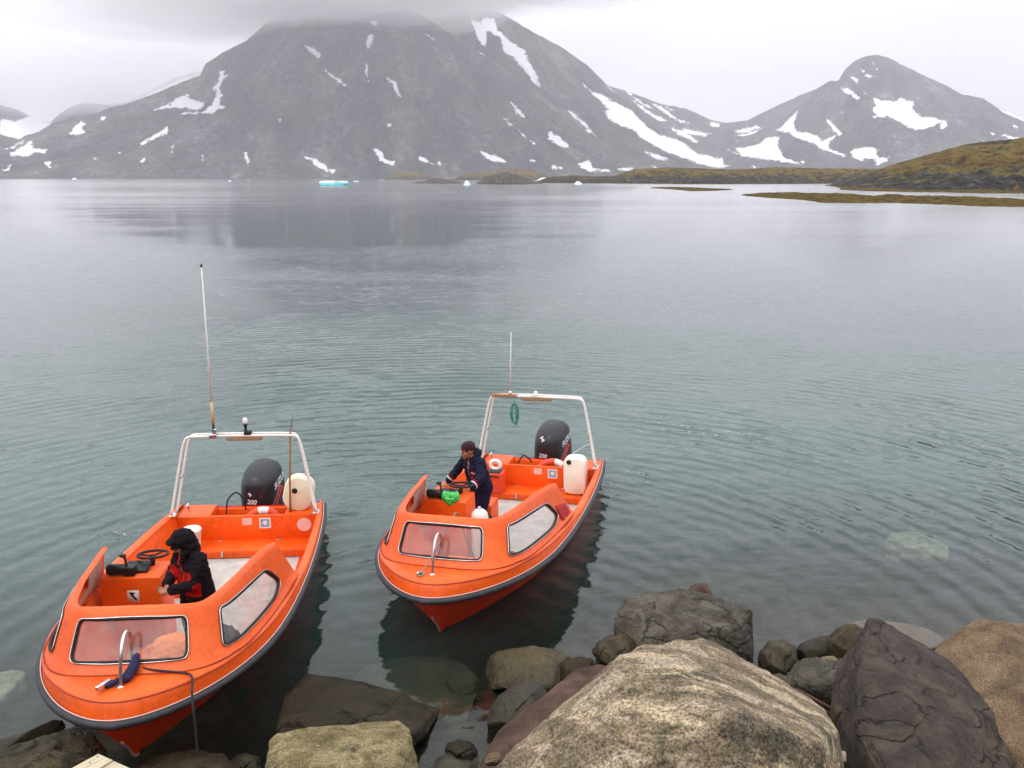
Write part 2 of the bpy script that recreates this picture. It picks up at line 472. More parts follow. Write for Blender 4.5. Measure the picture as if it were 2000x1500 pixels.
    nrm = N.new('ShaderNodeVectorMath'); nrm.operation = 'NORMALIZE'; L.new(vadd(geo.outputs['Normal'], slope_v), nrm.inputs[0])
    hv = N.new('ShaderNodeVectorMath'); hv.operation = 'SCALE'; L.new(slope_v, hv.inputs[0])
    hs_ = nd(N, 'ShaderNodeMapRange'); hs_.inputs['From Min'].default_value = 20; hs_.inputs['From Max'].default_value = 120; hs_.inputs['To Min'].default_value = 1; hs_.inputs['To Max'].default_value = .3
    L.new(dist, hs_.inputs['Value']); L.new(hs_.outputs[0], hv.inputs['Scale'])
    nrf = N.new('ShaderNodeVectorMath'); nrf.operation = 'NORMALIZE'; L.new(vadd(geo.outputs['Normal'], hv.outputs[0]), nrf.inputs[0])
    fr = nd(N, 'ShaderNodeFresnel', IOR=1.38); L.new(nrf.outputs[0], fr.inputs['Normal'])
    gl = nd(N, 'ShaderNodeBsdfGlossy', Roughness=.02); L.new(nrm.outputs[0], gl.inputs['Normal'])
    gl.inputs['Color'].default_value = (1, 1, 1, 1)
    rg = nd(N, 'ShaderNodeMapRange'); rg.inputs['From Min'].default_value = 15; rg.inputs['From Max'].default_value = 260
    rg.inputs['To Min'].default_value = .02; rg.inputs['To Max'].default_value = .12; L.new(dist, rg.inputs['Value'])
    L.new(rg.outputs[0], gl.inputs['Roughness'])
    # body of the water: turbid where deep, clear where shallow
    att = nd(N, 'ShaderNodeAttribute', attribute_name='depth')
    op = math_(N, L, 'SUBTRACT', 1.0, math_(N, L, 'POWER', 2.718, math_(N, L, 'MULTIPLY', math_(N, L, 'POWER', att.outputs['Fac'], 2.0), -.42)))
    tr = N.new('ShaderNodeBsdfTransparent'); tr.inputs['Color'].default_value = (.80, .90, .84, 1)
    df = N.new('ShaderNodeBsdfDiffuse')
    cn = noise(N, L, 1.0, mp((.05, .09, 1)), 3)
    cr_ = ramp(N, [(.35, (.040, .078, .070)), (.7, (.056, .104, .093))]); L.new(cn, cr_.inputs['Fac']); dd = nd(N, 'ShaderNodeMapRange'); dd.inputs['From Min'].default_value = 16; dd.inputs['From Max'].default_value = 48; L.new(dist, dd.inputs['Value']); L.new(mixc(N, L, dd.outputs[0], cr_.outputs['Color'], (.060, .074, .080)), df.inputs['Color'])
    body = N.new('ShaderNodeMixShader'); L.new(op, body.inputs[0]); L.new(tr.outputs[0], body.inputs[1]); L.new(df.outputs[0], body.inputs[2])
    top = N.new('ShaderNodeMixShader'); L.new(fr.outputs[0], top.inputs[0]); L.new(body.outputs[0], top.inputs[1]); L.new(gl.outputs[0], top.inputs[2])
    L.new(top.outputs[0], out.inputs['Surface'])
    return m
water = tag(grid_mesh('sea_water', np.stack([WX, WY, WZ], -1), water_material(), keep=~hc), kind='structure')
da = water.data.attributes.new('depth', 'FLOAT', 'POINT')
da.data.foreach_set('value', np.clip(-ground_z(WX, WY) + .1, 0, 50).reshape(-1).astype(np.float32))

WU, WV = project(np.stack([WX, WY, WX * 0], -1))
CALM = [[(430, 548), (700, 535), (930, 520), (960, 560), (900, 610), (640, 640), (450, 610)], [(0, 366), (150, 362), (620, 364), (860, 372), (600, 378), (100, 374)], [(120, 392), (400, 388), (700, 391), (950, 400), (1010, 420), (930, 455), (880, 500), (620, 520), (420, 512), (300, 490), (130, 440)],
        [(840, 361), (1000, 360), (1250, 361), (1240, 374), (1100, 379), (900, 377)], [(60, 351), (900, 352), (900, 358), (60, 356)]]
cs = np.full(WU.shape, -80.0)
for pl, k in zip(CALM, (.25, 2.5, .8, 4, 6)): cs = np.maximum(cs, np.clip(poly_sdf(WU, WV * 1.0, pl) * k, -80, 30))
cs = cs + np.where(cs > -60, fbm(np.stack([WU * .012, WV * .05, WU * 0], -1), 5, .6) * 26, 0)
cs = np.minimum(cs, np.where(np.arange(1) == 0, 30, 30)); cs = np.where(WY > 19, cs, -80) / 30
cs = np.where((WV > 525) & (WU > 380), np.minimum(cs, .25), cs)
ca = water.data.attributes.new('calm', 'FLOAT', 'POINT'); ca.data.foreach_set('value', cs.reshape(-1).astype(np.float32))

# --- mountains
def mountain_material(name, tint, green=0.3, snow=True, scale=.004):
    m, N, L, P = new_mat(name)
    v = coords(N, L)
    n1 = noise(N, L, scale, v, 8, .62, .4); n2 = noise(N, L, scale * 7, v, 7, .62); n3 = noise(N, L, scale * 40, v, 5, .6)
    r = ramp(N, [(.36, tuple(c * .25 for c in tint)), (.48, tuple(c * .85 for c in tint)), (.55, tuple(c * 1.2 for c in tint)), (.66, tuple(c * 2.4 for c in tint))]); L.new(n2, r.inputs['Fac'])  # relief shading of the crags put into the rock colour as contrast
    g = ramp(N, [(.40, (0, 0, 0)), (.62, (green, green, green))]); L.new(n1, g.inputs['Fac'])
    c = mixc(N, L, g.outputs['Color'], r.outputs['Color'], (.07, .075, .035))
    d = ramp(N, [(.32, (.35, .35, .37)), (.5, (.95, .95, .95)), (.68, (1.7, 1.68, 1.62))]); L.new(n3, d.inputs['Fac'])  # finer crag shading, also painted into the colour
    c = mixc(N, L, .8, c, d.outputs['Color'], 'MULTIPLY')
    P.inputs['Roughness'].default_value = .9; P.inputs['Specular IOR Level'].default_value = .15
    if snow:
        sa = nd(N, 'ShaderNodeAttribute', attribute_name='streak')
        sr = ramp(N, [(.15, (.15, .15, .18)), (.42, (.75, .76, .80)), (.6, (1.25, 1.2, 1.15)), (.85, (2.5, 2.45, 2.35))]); L.new(sa.outputs['Fac'], sr.inputs['Fac'])
        c = mixc(N, L, .9, c, sr.outputs['Color'], 'MULTIPLY')
        a = nd(N, 'ShaderNodeAttribute', attribute_name='snow')
        s = math_(N, L, 'ADD', a.outputs['Fac'], math_(N, L, 'MULTIPLY', math_(N, L, 'SUBTRACT', noise(N, L, scale * 8, v, 9, .8), .5), 26.0))
        s = math_(N, L, 'ADD', s, math_(N, L, 'MULTIPLY', math_(N, L, 'SUBTRACT', sa.outputs['Fac'], .5), 4.0))
        s = math_(N, L, 'MULTIPLY', math_(N, L, 'ADD', s, .1), 2.2, True)
        c = mixc(N, L, s, c, (.88, .89, .92))
    L.new(c, P.inputs['Base Color'])
    b = nd(N, 'ShaderNodeBump', Strength=.8, Distance=1.0 / scale * .07); L.new(n2, b.inputs['Height']); L.new(b.outputs[0], P.inputs['Normal'])
    return m

def terrain(name, ridge, r0, r1, mat, step=3.0, rows=120, p=1.15, amp=.10, seed=0, snow=(), base=-3.0, gully=1.0, az_top=None, back=.35, fscale=1.0, shore=None, iso=None):
    """slope rising from the shore at distance r0 to the ridge line at r1, then falling behind it"""
    A = np.array([azel(*q) for q in ridge]); o = np.argsort(A[:, 0]); A = A[o]
    n = int((ridge[-1][0] - ridge[0][0]) / step)
    az = np.linspace(A[0, 0], A[-1, 0], n)
    e = np.interp(az, A[:, 0], A[:, 1])
    fine = fbm(np.stack([az * 130 * fscale, az * 0 + seed, az * 0], -1), 5, .55) * (.0012 if iso is None else .0011)
    t = np.concatenate([np.linspace(0, 1, rows), 1 + np.linspace(.03, back, 12)])
    AZ, TT = np.meshgrid(az, t, indexing='ij')
    zr = (np.tan(e + fine) * r1 + CAM_H)[:, None]
    if shore is not None:
        S_ = np.array([(azel(a, b)[0], CAM_H / math.tan(-azel(a, b)[1])) for a, b in shore])
        wob = 1 + fbm(np.stack([az * 60, az * 0 + seed, az * 0 + 7], -1), 4, .6) * .06
        r0a = (np.interp(az, S_[:, 0], S_[:, 1]) * wob)[:, None] + AZ * 0
        r0a = np.minimum(r0a, r1 * .97)
    else: r0a = r0
    RR = r0a + (r1 - r0a) * TT
    front = np.clip(TT, 0, 1)
    Z = zr * front ** p
    edge = np.sin(np.pi * np.clip(front, 0, 1)) ** .7
    L_ = (r1 - np.mean(r0a))
    q = np.stack([np.sin(AZ) * RR / L_ * 3.0, np.cos(AZ) * RR / L_ * 3.0, AZ * 0 + seed], -1)
    q2 = np.stack([AZ * 26 * fscale + TT * 1.5, TT * 2.2, AZ * 0 + seed + 5], -1)
    N_ = fbm(q, 5, .55) * .7 + fbm(q2, 5, .55, True) * .45 * gully
    if az_top is not None:
        w0 = azel(az_top, 100)[0]; wr_ = (AZ - w0) / (1.45 - front)
        G1 = fbm(np.stack([wr_ * 34, front * 1.6, AZ * 0 + seed], -1), 5, .6); G2 = fbm(np.stack([wr_ * 12, front * 2.4, AZ * 0 + seed + 9], -1), 4, .55, True)
        N_ = N_ * .55 + G1 * .75 + G2 * .35 - .15
        STK = np.clip(.5 + .38 * fbm(np.stack([wr_ * 80, front * 9, AZ * 0 + seed + 3], -1), 6, .7) + .45 * G1 + .85 * fbm(np.stack([AZ * 22, front * 4, AZ * 0 + 2], -1), 5, .6), 0, 1)
    if iso:
        w_ = np.stack([np.sin(AZ) * RR / iso, np.cos(AZ) * RR / iso, AZ * 0 + seed], -1)
        N_ = fbm(w_, 6, .58) * .9 + fbm(w_ * 2.3 + 4, 4, .6, True) * .35 - .1
        Z = Z * (1 + .25 * fbm(w_ * .4, 3)) + 0
        edge = np.sin(np.pi * np.clip(front * .97, 0, 1)) ** .5
    Z = Z + np.maximum(zr, 1) * amp * edge * N_ * np.clip(1.1 - front * .6, 0, 1)
    if iso: Z = np.minimum(Z, zr * (RR / r1) * .98 + CAM_H * (1 - RR / r1) + (front > .99) * 99)
    Z = np.where(TT > 1, zr * (1 - ((TT - 1) / back) ** 1.3 * 1.1), Z)
    Z = np.where(TT <= 0, base, Z)
    G = np.stack([np.sin(AZ) * RR, np.cos(AZ) * RR, Z], -1)
    ob = grid_mesh(name, G, mat, flip=True)
    if az_top is not None:
        a = ob.data.attributes.new('streak', 'FLOAT', 'POINT'); a.data.foreach_set('value', STK.reshape(-1).astype(np.float32))
    if snow:
        U, V = project(G)
        wob = fbm(np.stack([U * .06, V * .06, U * 0 + 2], -1), 4, .65) * 6
        S = np.full(U.shape, -30.0)
        for poly in snow: S = np.maximum(S, poly_sdf(U + wob, V + wob * .4, poly))
        S = np.where(TT > 1.0, -30, S)
        a = ob.data.attributes.new('snow', 'FLOAT', 'POINT'); a.data.foreach_set('value', S.reshape(-1).astype(np.float32))
    return tag(ob, kind='structure')

M_rock = mountain_material('mountain_rock', (.050, .049, .056), .5)
M_rock2 = mountain_material('mountain_rock_far', (.048, .047, .054), .25)
M_rock3 = mountain_material('bare_far_rock', (.060, .056, .056), .4, snow=False)
# snow outlines, traced on the slopes
SN_FRONT = [
 [(300,213),(330,205),(345,193),(368,186),(372,195),(395,200),(398,208),(385,215),(362,210),(335,212)],
 [(430,138),(440,140),(437,148),(448,147),(436,156),(428,172),(436,185),(428,205),(440,208),(415,222),(355,222),(395,218),(412,205),(420,190),(424,180),(426,175),(415,172),(428,160)],
 [(595,87),(612,92),(630,108),(622,113),(605,102),(596,92)],[(636,137),(655,150),(680,170),(665,162),(645,148)],
 [(723,38),(735,42),(737,52),(728,48)],[(723,66),(733,66),(728,80),(716,96),(716,80)],[(714,125),(719,126),(717,145),(721,160),(713,145)],
 [(750,143),(760,155),(772,160),(783,188),(775,183),(764,163),(754,152)],[(832,66),(845,74),(852,80),(840,74)],
 [(937,99),(955,112),(945,107)],[(757,240),(764,240),(764,248),(758,247)],[(498,222),(506,226),(500,226)],[(542,232),(553,235),(548,240)],
 [(148,246),(158,238),(168,240),(160,250),(166,258),(154,265),(133,261)],[(197,227),(207,228),(203,233),(196,231)],
 [(325,248),(330,250),(325,260),(305,270),(285,280),(273,286),(277,278),(295,268),(312,258)],
 [(10,291),(45,276),(48,277),(25,290)],[(22,300),(45,285),(62,277),(64,290),(80,292),(93,290),(88,300),(70,297),(55,305),(20,304)],
 [(5,332),(15,324),(25,320),(20,334),(8,335)],[(88,317),(100,316),(96,323),(101,328),(94,326)],
 [(339,284),(342,286),(336,293)],[(334,296),(338,297),(335,303)],[(276,313),(283,306),(279,317)],[(395,304),(399,305),(396,314)],[(475,296),(482,299),(488,317),(482,317)],
 [(212,283),(214,284),(210,287)],[(232,298),(238,298),(233,302)],[(185,310),(190,309),(186,313)],
 [(595,307),(615,311),(630,318),(640,330),(658,333),(650,338),(635,332),(614,320),(608,312)],
 [(730,289),(742,291),(748,300),(755,314),(771,317),(770,322),(752,321),(740,312),(732,300)],
 [(816,306),(830,308),(843,318),(860,317),(860,321),(838,322),(826,316)],
 [(939,296),(960,302),(988,314),(982,318),(962,316),(945,305)],
 [(996,198),(1005,205),(1024,225),(1023,230),(1010,220)],[(981,229),(1003,245),(995,243)],[(1013,254),(1030,270),(1020,266)],[(1037,276),(1045,282),(1040,281)],
 [(1078,257),(1090,266),(1110,282),(1108,288),(1090,284),(1070,272),(1070,265)],
 [(1033,310),(1047,313),(1045,317),(1034,315)],[(1076,325),(1098,326),(1096,330),(1078,329)],
 [(1130,318),(1150,314),(1158,322),(1156,330),(1190,331),(1190,334),(1150,334),(1136,328)],
 [(1206,328),(1238,328),(1225,335),(1208,331)],
]
SN_BACK = [
 [(921,38),(940,45),(945,35),(962,35),(975,60),(1000,85),(1022,95),(1030,115),(1045,140),(1056,170),(1048,168),(1030,145),(1005,115),(983,100),(982,88),(975,70),(962,68),(952,62),(950,90),(944,93),(930,75)],
 [(1109,215),(1120,222),(1145,242),(1165,268),(1188,287),(1175,282),(1150,260),(1140,245),(1115,225)],
 [(1138,162),(1155,178),(1180,186),(1210,205),(1235,215),(1260,245),(1285,262),(1330,275),(1365,302),(1410,307),(1418,322),(1400,327),(1360,318),(1310,300),(1280,285),(1250,268),(1235,252),(1215,248),(1195,237),(1178,217),(1190,215),(1175,200),(1158,185)],
 [(1259,296),(1285,302),(1305,311),(1285,311)],[(1270,322),(1285,328),(1278,328)],[(1185,170),(1210,184),(1200,180)],
]
SN_FAR = [
 [(1225,177),(1240,190),(1273,210),(1268,212),(1245,198),(1230,186)],[(1232,190),(1260,212),(1300,235),(1290,236),(1262,220),(1240,203)],
 [(1273,201),(1290,207),(1310,222),(1325,233),(1348,241),(1335,241),(1310,230),(1290,215)],
 [(1388,240),(1404,242),(1403,247),(1390,246)],[(1312,251),(1335,257),(1366,278),(1360,280),(1340,270),(1325,262)],[(1335,253),(1390,262),(1375,265),(1345,261)],
 [(1435,254),(1478,246),(1485,249),(1465,257),(1437,259)],[(1430,265),(1460,260),(1488,251),(1475,262),(1450,266)],
 [(1298,208),(1312,215),(1305,214)],
]
SN_PEAK = [
 [(1703,120),(1708,121),(1706,126)],[(1681,134),(1690,138),(1686,142)],[(1691,145),(1706,149),(1697,154)],[(1661,149),(1675,155),(1674,162)],
 [(1712,131),(1717,133),(1714,137)],[(1643,172),(1655,173),(1670,182),(1683,192),(1675,195),(1660,185),(1648,178)],[(1684,177),(1695,186),(1688,183)],
 [(1706,193),(1718,196),(1735,200),(1752,198),(1760,191),(1770,197),(1785,200),(1782,212),(1790,222),(1803,230),(1818,228),(1840,235),(1832,243),(1815,250),(1795,255),(1780,252),(1760,240),(1735,227),(1715,227),(1706,218),(1712,208)],
 [(1702,225),(1713,228),(1706,230)],[(1838,240),(1850,235),(1847,250),(1836,252)],
 [(1556,218),(1558,226),(1550,240),(1556,258),(1575,258),(1590,263),(1605,275),(1620,272),(1630,266),(1620,280),(1616,292),(1650,302),(1640,303),(1605,290),(1590,280),(1565,273),(1550,265),(1540,258),(1515,254),(1530,245),(1545,230)],
 [(1616,234),(1624,240),(1643,260),(1638,263),(1625,250)],[(1433,289),(1455,287),(1475,284),(1490,277),(1500,268),(1523,268),(1520,290),(1530,305),(1563,320),(1545,320),(1500,312),(1450,305),(1440,296)],
 [(1420,292),(1445,300),(1438,302)],[(1431,271),(1445,277),(1440,278)],[(1400,308),(1413,310),(1414,322),(1428,324),(1400,328)],
 [(1660,297),(1672,290),(1690,288),(1697,284),(1712,290),(1722,291),(1712,298),(1718,307),(1735,306),(1733,314),(1718,322),(1705,325),(1715,316),(1698,310),(1680,312),(1668,308)],
 [(1643,301),(1650,303),(1647,306)],[(1564,313),(1569,312),(1569,318),(1564,318)],[(1469,325),(1476,325),(1473,328)],[(1643,219),(1649,220),(1646,223)],
 [(1945,208),(1970,220),(2000,232),(2000,236),(1965,222)],[(1936,260),(1944,258),(1940,265)],[(1954,262),(1975,266),(1990,270),(1975,271)],[(1980,244),(1988,250),(1984,251)],
 [(1914,271),(1928,279),(1920,277)],
]
def fade_back(x): return x
terrain('mountain_ridge', [(-500, 300), (-300, 240), (-100, 212), (0, 205), (40, 216), (70, 233), (98, 240), (110, 227), (135, 210), (165, 200), (210, 205), (250, 199), (300, 174), (345, 151), (385, 139), (420, 150)], 5200, 7400,
        M_rock2, 6, 60, 1.0, .05, 3, az_top=300, snow=[[(0, 232), (30, 238), (60, 225), (95, 240), (100, 262), (30, 275), (0, 262)], [(38, 272), (75, 250), (100, 240), (110, 262), (40, 290)], [(250, 204), (300, 181), (345, 160), (375, 150), (335, 185), (275, 206)]])
terrain('mountain_slope', [(-700, 330), (-500, 270), (-250, 240), (-100, 250), (0, 262), (38, 272), (52, 264), (75, 258), (100, 241), (130, 233), (150, 228), (190, 221), (215, 210), (250, 202), (300, 184), (350, 162), (390, 148), (402, 124), (440, 100), (480, 80), (520, 45), (560, 22), (620, 8), (700, -2), (760, 2), (830, 32),
        (862, 55), (900, 78), (954, 112), (1020, 156), (1062, 181), (1110, 210), (1180, 262), (1260, 312), (1330, 342), (1380, 352)], 4300, 5400, M_rock, 2.2, 190, 1.05, .14, 1, snow=SN_FRONT, az_top=760)
terrain('mountain_shoulder', [(760, 60), (860, 10), (900, 0), (950, 8), (1000, 38), (1040, 62), (1100, 94), (1150, 130), (1175, 155), (1200, 180), (1260, 225), (1320, 270), (1375, 300), (1430, 322), (1500, 345), (1520, 352)], 4700, 5900, M_rock, 2.2, 170, 1.05, .11, 2, snow=SN_BACK, az_top=930)
terrain('mountain_saddle', [(1120, 215), (1160, 168), (1190, 168), (1230, 180), (1290, 203), (1340, 212), (1390, 235), (1420, 240), (1460, 235), (1520, 205), (1560, 187), (1590, 175), (1640, 160), (1700, 200), (1800, 300), (1850, 350)], 5600, 7000, M_rock2, 2.6, 120, 1.0, .06, 4, snow=SN_FAR, az_top=1500)
terrain('mountain_peak', [(1290, 352), (1330, 335), (1400, 300), (1440, 275), (1520, 240), (1560, 205), (1600, 170), (1622, 157), (1637, 158), (1650, 136), (1668, 120), (1690, 110), (1712, 107), (1735, 112), (1760, 126), (1800, 145), (1850, 168), (1878, 184), (1920, 192), (1945, 208), (1980, 224), (2020, 240), (2150, 275), (2400, 320), (2500, 350)], 4900, 6300,
        M_rock2, 2.2, 160, 1.05, .12, 6, snow=SN_PEAK, az_top=1710)

# --- low land, headland, islets and reefs
def tundra_material(name, kelp=0.0):
    m, N, L, P = new_mat(name)
    v = coords(N, L)
    n1 = noise(N, L, .035, v, 8, .68, .8); n2 = noise(N, L, .22, v, 8, .72); n3 = noise(N, L, .09, v, 6, .62)
    geo = N.new('ShaderNodeNewGeometry'); sp = N.new('ShaderNodeSeparateXYZ'); L.new(geo.outputs['Position'], sp.inputs[0])
    gr = ramp(N, [(.30, (.030, .022, .014)), (.40, (.060, .036, .016)), (.47, (.16, .102, .030)), (.53, (.15, .125, .034)), (.60, (.042, .036, .022)), (.68, (.11, .085, .055)), (.8, (.15, .14, .11))]); L.new(n1, gr.inputs['Fac'])
    rk = ramp(N, [(.32, (.008, .008, .008)), (.48, (.035, .033, .032)), (.58, (.075, .070, .066)), (.72, (.20, .185, .165))]); L.new(n2, rk.inputs['Fac'])
    k = math_(N, L, 'ADD', math_(N, L, 'MULTIPLY', math_(N, L, 'SUBTRACT', sp.outputs['Z'], 6.8), .15), math_(N, L, 'MULTIPLY', math_(N, L, 'SUBTRACT', n3, .5), 6.0))
    k = math_(N, L, 'ADD', math_(N, L, 'MULTIPLY', k, 1.6), .5, True)
    gd = ramp(N, [(.3, (.45, .42, .4)), (.6, (1.3, 1.3, 1.3))]); L.new(n2, gd.inputs['Fac'])
    c = mixc(N, L, k, rk.outputs['Color'], mixc(N, L, .8, gr.outputs['Color'], gd.outputs['Color'], 'MULTIPLY'))
    kz = math_(N, L, 'SUBTRACT', 1.0, math_(N, L, 'MULTIPLY', math_(N, L, 'ADD', sp.outputs['Z'], math_(N, L, 'MULTIPLY', n2, -.5)), 1.6), True)
    kc = ramp(N, [(.4, (.10, .055, .010)), (.6, (.16, .11, .02))]); L.new(n2, kc.inputs['Fac'])
    c = mixc(N, L, kz, c, kc.outputs['Color'])
    L.new(c, P.inputs['Base Color']); P.inputs['Roughness'].default_value = 1.0; P.inputs['Specular IOR Level'].default_value = .05
    b = nd(N, 'ShaderNodeBump', Strength=1.0, Distance=3.0); L.new(n2, b.inputs['Height']); L.new(b.outputs[0], P.inputs['Normal'])
    return m
M_tun = tundra_material('tundra')
def islet_material():
    m, N, L, P = new_mat('dark_islet_rock')
    v = coords(N, L)
    n2 = noise(N, L, .22, v, 7, .7)
    geo = N.new('ShaderNodeNewGeometry'); sp = N.new('ShaderNodeSeparateXYZ'); L.new(geo.outputs['Position'], sp.inputs[0])
    rk = ramp(N, [(.3, (.016, .015, .014)), (.5, (.045, .04, .034)), (.6, (.08, .065, .04)), (.75, (.15, .13, .10))]); L.new(n2, rk.inputs['Fac'])
    kz = math_(N, L, 'SUBTRACT', 1.0, math_(N, L, 'MULTIPLY', sp.outputs['Z'], 1.1), True)
    L.new(mixc(N, L, kz, rk.outputs['Color'], (.10, .065, .015)), P.inputs['Base Color']); P.inputs['Roughness'].default_value = .9
    b = nd(N, 'ShaderNodeBump', Strength=1.0, Distance=2.0); L.new(n2, b.inputs['Height']); L.new(b.outputs[0], P.inputs['Normal'])
    return m
M_isl = islet_material()
def rshore(v): return CAM_H * CAM_F / (v - HOR)
terrain('low_land', [(1040, 357), (1070, 347), (1110, 344), (1150, 345), (1200, 343), (1215, 336), (1245, 330), (1300, 325), (1360, 327), (1420, 330), (1500, 328), (1560, 330), (1640, 331), (1720, 333), (1800, 332), (1900, 335)], rshore(359), rshore(359) * 1.35, M_tun, 1.6, 60, .8, .5, 11, fscale=3, iso=24, shore=[(1040, 357.5), (1100, 358), (1250, 359), (1400, 360), (1640, 359), (1900, 362)])
terrain('headland', [(1612, 362), (1630, 358), (1655, 352), (1680, 343), (1700, 336), (1730, 325), (1770, 312), (1810, 299), (1850, 289), (1885, 284), (1930, 281), (1965, 280), (2000, 274), (2080, 262), (2200, 240), (2400, 230)], rshore(370), rshore(370) * 1.6, M_tun, 1.6, 150, .85, .42, 12, fscale=3, iso=26, shore=[(1612, 362.3), (1640, 367), (1680, 371), (1800, 374), (2000, 376), (2400, 380)])
terrain('islet', [(748, 352), (770, 340), (790, 335), (815, 337), (840, 344), (870, 350), (900, 352)], 2300, 2500, M_tun, 1.6, 24, .7, .4, 13, fscale=2, iso=60)
terrain('islet', [(880, 352), (900, 344), (930, 338), (955, 338), (985, 333), (1010, 331), (1040, 336), (1075, 344), (1100, 350)], 1900, 2050, M_tun, 1.6, 24, .7, .4, 14, fscale=2, iso=60)
terrain('islet', [(806, 357), (830, 353), (850, 349), (870, 350), (895, 354), (915, 358)], rshore(358.5), rshore(358) * 1.1, M_isl, 1.0, 24, .7, .5, 15, fscale=2, iso=25, shore=[(806, 357.3), (850, 358.8), (915, 358.3)])
terrain('islet', [(930, 358), (945, 345), (965, 339), (990, 336), (1010, 341), (1035, 350), (1050, 356), (1062, 359)], rshore(359.5), rshore(359.5) * 1.1, M_isl, 1.0, 40, .7, .5, 16, fscale=2, iso=25, shore=[(930, 358.3), (970, 360), (1030, 360), (1062, 359.3)])
terrain('islet', [(475, 352), (520, 345), (560, 336), (590, 337), (620, 345), (660, 351)], 3300, 3500, M_rock3, 2.0, 20, .7, .2, 17, fscale=2, iso=90)

def patch(name, near, far, h, mat, seed, n=160, m=26):
    """a low bank lying in the water between its near and far edges"""
    near = np.array(near, float); far = np.array(far, float)
    us = np.linspace(0, 1, n)
    def samp(P):
        x = np.interp(us, np.linspace(0, 1, len(P)), P[:, 0]); y = np.interp(us, np.linspace(0, 1, len(P)), P[:, 1])
        y = y + fbm(np.stack([x * .09, y * 0, y * 0 + seed], -1), 4, .6) * 1.3
        return np.array([at_z(a, max(b, 349), 0) for a, b in zip(x, y)])
    A, B = samp(near), samp(far); tt = np.linspace(0, 1, m)
    G = A[:, None] * (1 - tt)[None, :, None] + B[:, None] * tt[None, :, None]
    hump = np.sin(np.pi * tt)[None, :] ** .6 * np.sin(np.pi * np.clip(us, 0.004, .996))[:, None] ** .35
    G[..., 2] = hump * h * (.75 + .9 * fbm(np.stack([G[..., 0] * .12, G[..., 1] * .12, G[..., 0] * 0 + seed], -1), 4, .6)) - .12
    return tag(grid_mesh(name, G, mat), kind='structure')
M_kelp, N, L, P = new_mat('kelp_bank')
_v = coords(N, L); _n = noise(N, L, .5, _v, 7, .7); _r = ramp(N, [(.35, (.010, .008, .005)), (.47, (.05, .034, .008)), (.57, (.12, .082, .014)), (.72, (.14, .12, .03))]); L.new(_n, _r.inputs['Fac'])
L.new(_r.outputs['Color'], P.inputs['Base Color']); P.inputs['Roughness'].default_value = 1.0; P.inputs['Specular IOR Level'].default_value = .05
_b = nd(N, 'ShaderNodeBump', Strength=1.0, Distance=.4); L.new(_n, _b.inputs['Height']); L.new(_b.outputs[0], P.inputs['Normal'])
patch('kelp_reef', [(1448, 382), (1500, 387), (1570, 391), (1610, 397), (1650, 397), (1750, 397), (1850, 400), (1920, 404), (2000, 405), (2150, 408)], [(1448, 380), (1500, 377.5), (1550, 377), (1600, 380), (1700, 383.5), (1800, 385), (1900, 388), (2000, 390), (2150, 392)], 1.3, M_kelp, 21)
patch('kelp_reef', [(1270, 368), (1310, 370), (1350, 374), (1400, 373), (1430, 371)], [(1270, 366), (1310, 365), (1350, 366), (1400, 368.5), (1430, 369)], .8, M_kelp, 22, 80, 14)
patch('kelp_shore', [(1640, 371), (1700, 374), (1780, 375.5), (1850, 376), (1920, 378), (2000, 378), (2150, 380)], [(1640, 366), (1700, 366), (1780, 366), (1850, 366), (1920, 366), (2000, 366), (2150, 366)], 2.0, M_kelp, 23)

# --- ice floating in the fjord
def ice_material(name, deep, zk=.55, zo=0.0):
    m, N, L, P = new_mat(name)
    v = coords(N, L); n = noise(N, L, .6, v, 4)
    geo = N.new('ShaderNodeNewGeometry'); sp = N.new('ShaderNodeSeparateXYZ'); L.new(geo.outputs['Position'], sp.inputs[0])
    k = math_(N, L, 'ADD', math_(N, L, 'SUBTRACT', math_(N, L, 'MULTIPLY', sp.outputs['Z'], zk), zo), math_(N, L, 'MULTIPLY', math_(N, L, 'SUBTRACT', n, .5), .8), True)
    L.new(mixc(N, L, k, deep, (.80, .88, .92)), P.inputs['Base Color']); P.inputs['Roughness'].default_value = .45
    return m
M_ice_b = ice_material('blue_ice', (.14, .52, .58), 1.5, 2.6); M_ice = ice_material('pale_ice', (.55, .78, .86))
def iceberg(u0, u1, vb, vt, label, mat, seed, flat=False):
    P0, P1 = at_z(u0, vb), at_z(u1, vb); c = (P0 + P1) / 2; w = np.linalg.norm(P1 - P0); h = (vb - vt) / CAM_F * c[1] * 1.02
    rnd = np.random.RandomState(seed); pts = []
    for k in range(26):
        a = rnd.uniform(0, 2 * math.pi); q = rnd.uniform(0, 1)
        rr = rnd.uniform(.75, 1) if flat else (1 - .75 * q ** 1.3)
        pts.append((math.cos(a) * w / 2 * rr, math.sin(a) * w * .35 * rr, -.4 + (h + .4) * q if not flat else h * rnd.uniform(.75, 1)))
    for a in np.linspace(0, 2 * math.pi, 9)[:-1]: pts.append((math.cos(a) * w / 2, math.sin(a) * w * .35, -.5))
    bm = bmesh.new()
    for p_ in pts: bm.verts.new(p_)
    bmesh.ops.convex_hull(bm, input=bm.verts); bmesh.ops.triangulate(bm, faces=bm.faces)
    bmesh.ops.subdivide_edges(bm, edges=bm.edges, cuts=3, use_grid_fill=True)
    for v in bm.verts:
        f = float(perlin(np.array([v.co.x * 3 / w, v.co.y * 3 / w, v.co.z * 2 / h + seed]))); v.co *= 1 + .12 * f
    me = bpy.data.meshes.new('iceberg'); bm.to_mesh(me); bm.free()
    o = link('iceberg', me, mat, smooth=False); o.location = c
    return tag(o, label, 'iceberg', 'ice floating near the far shore')
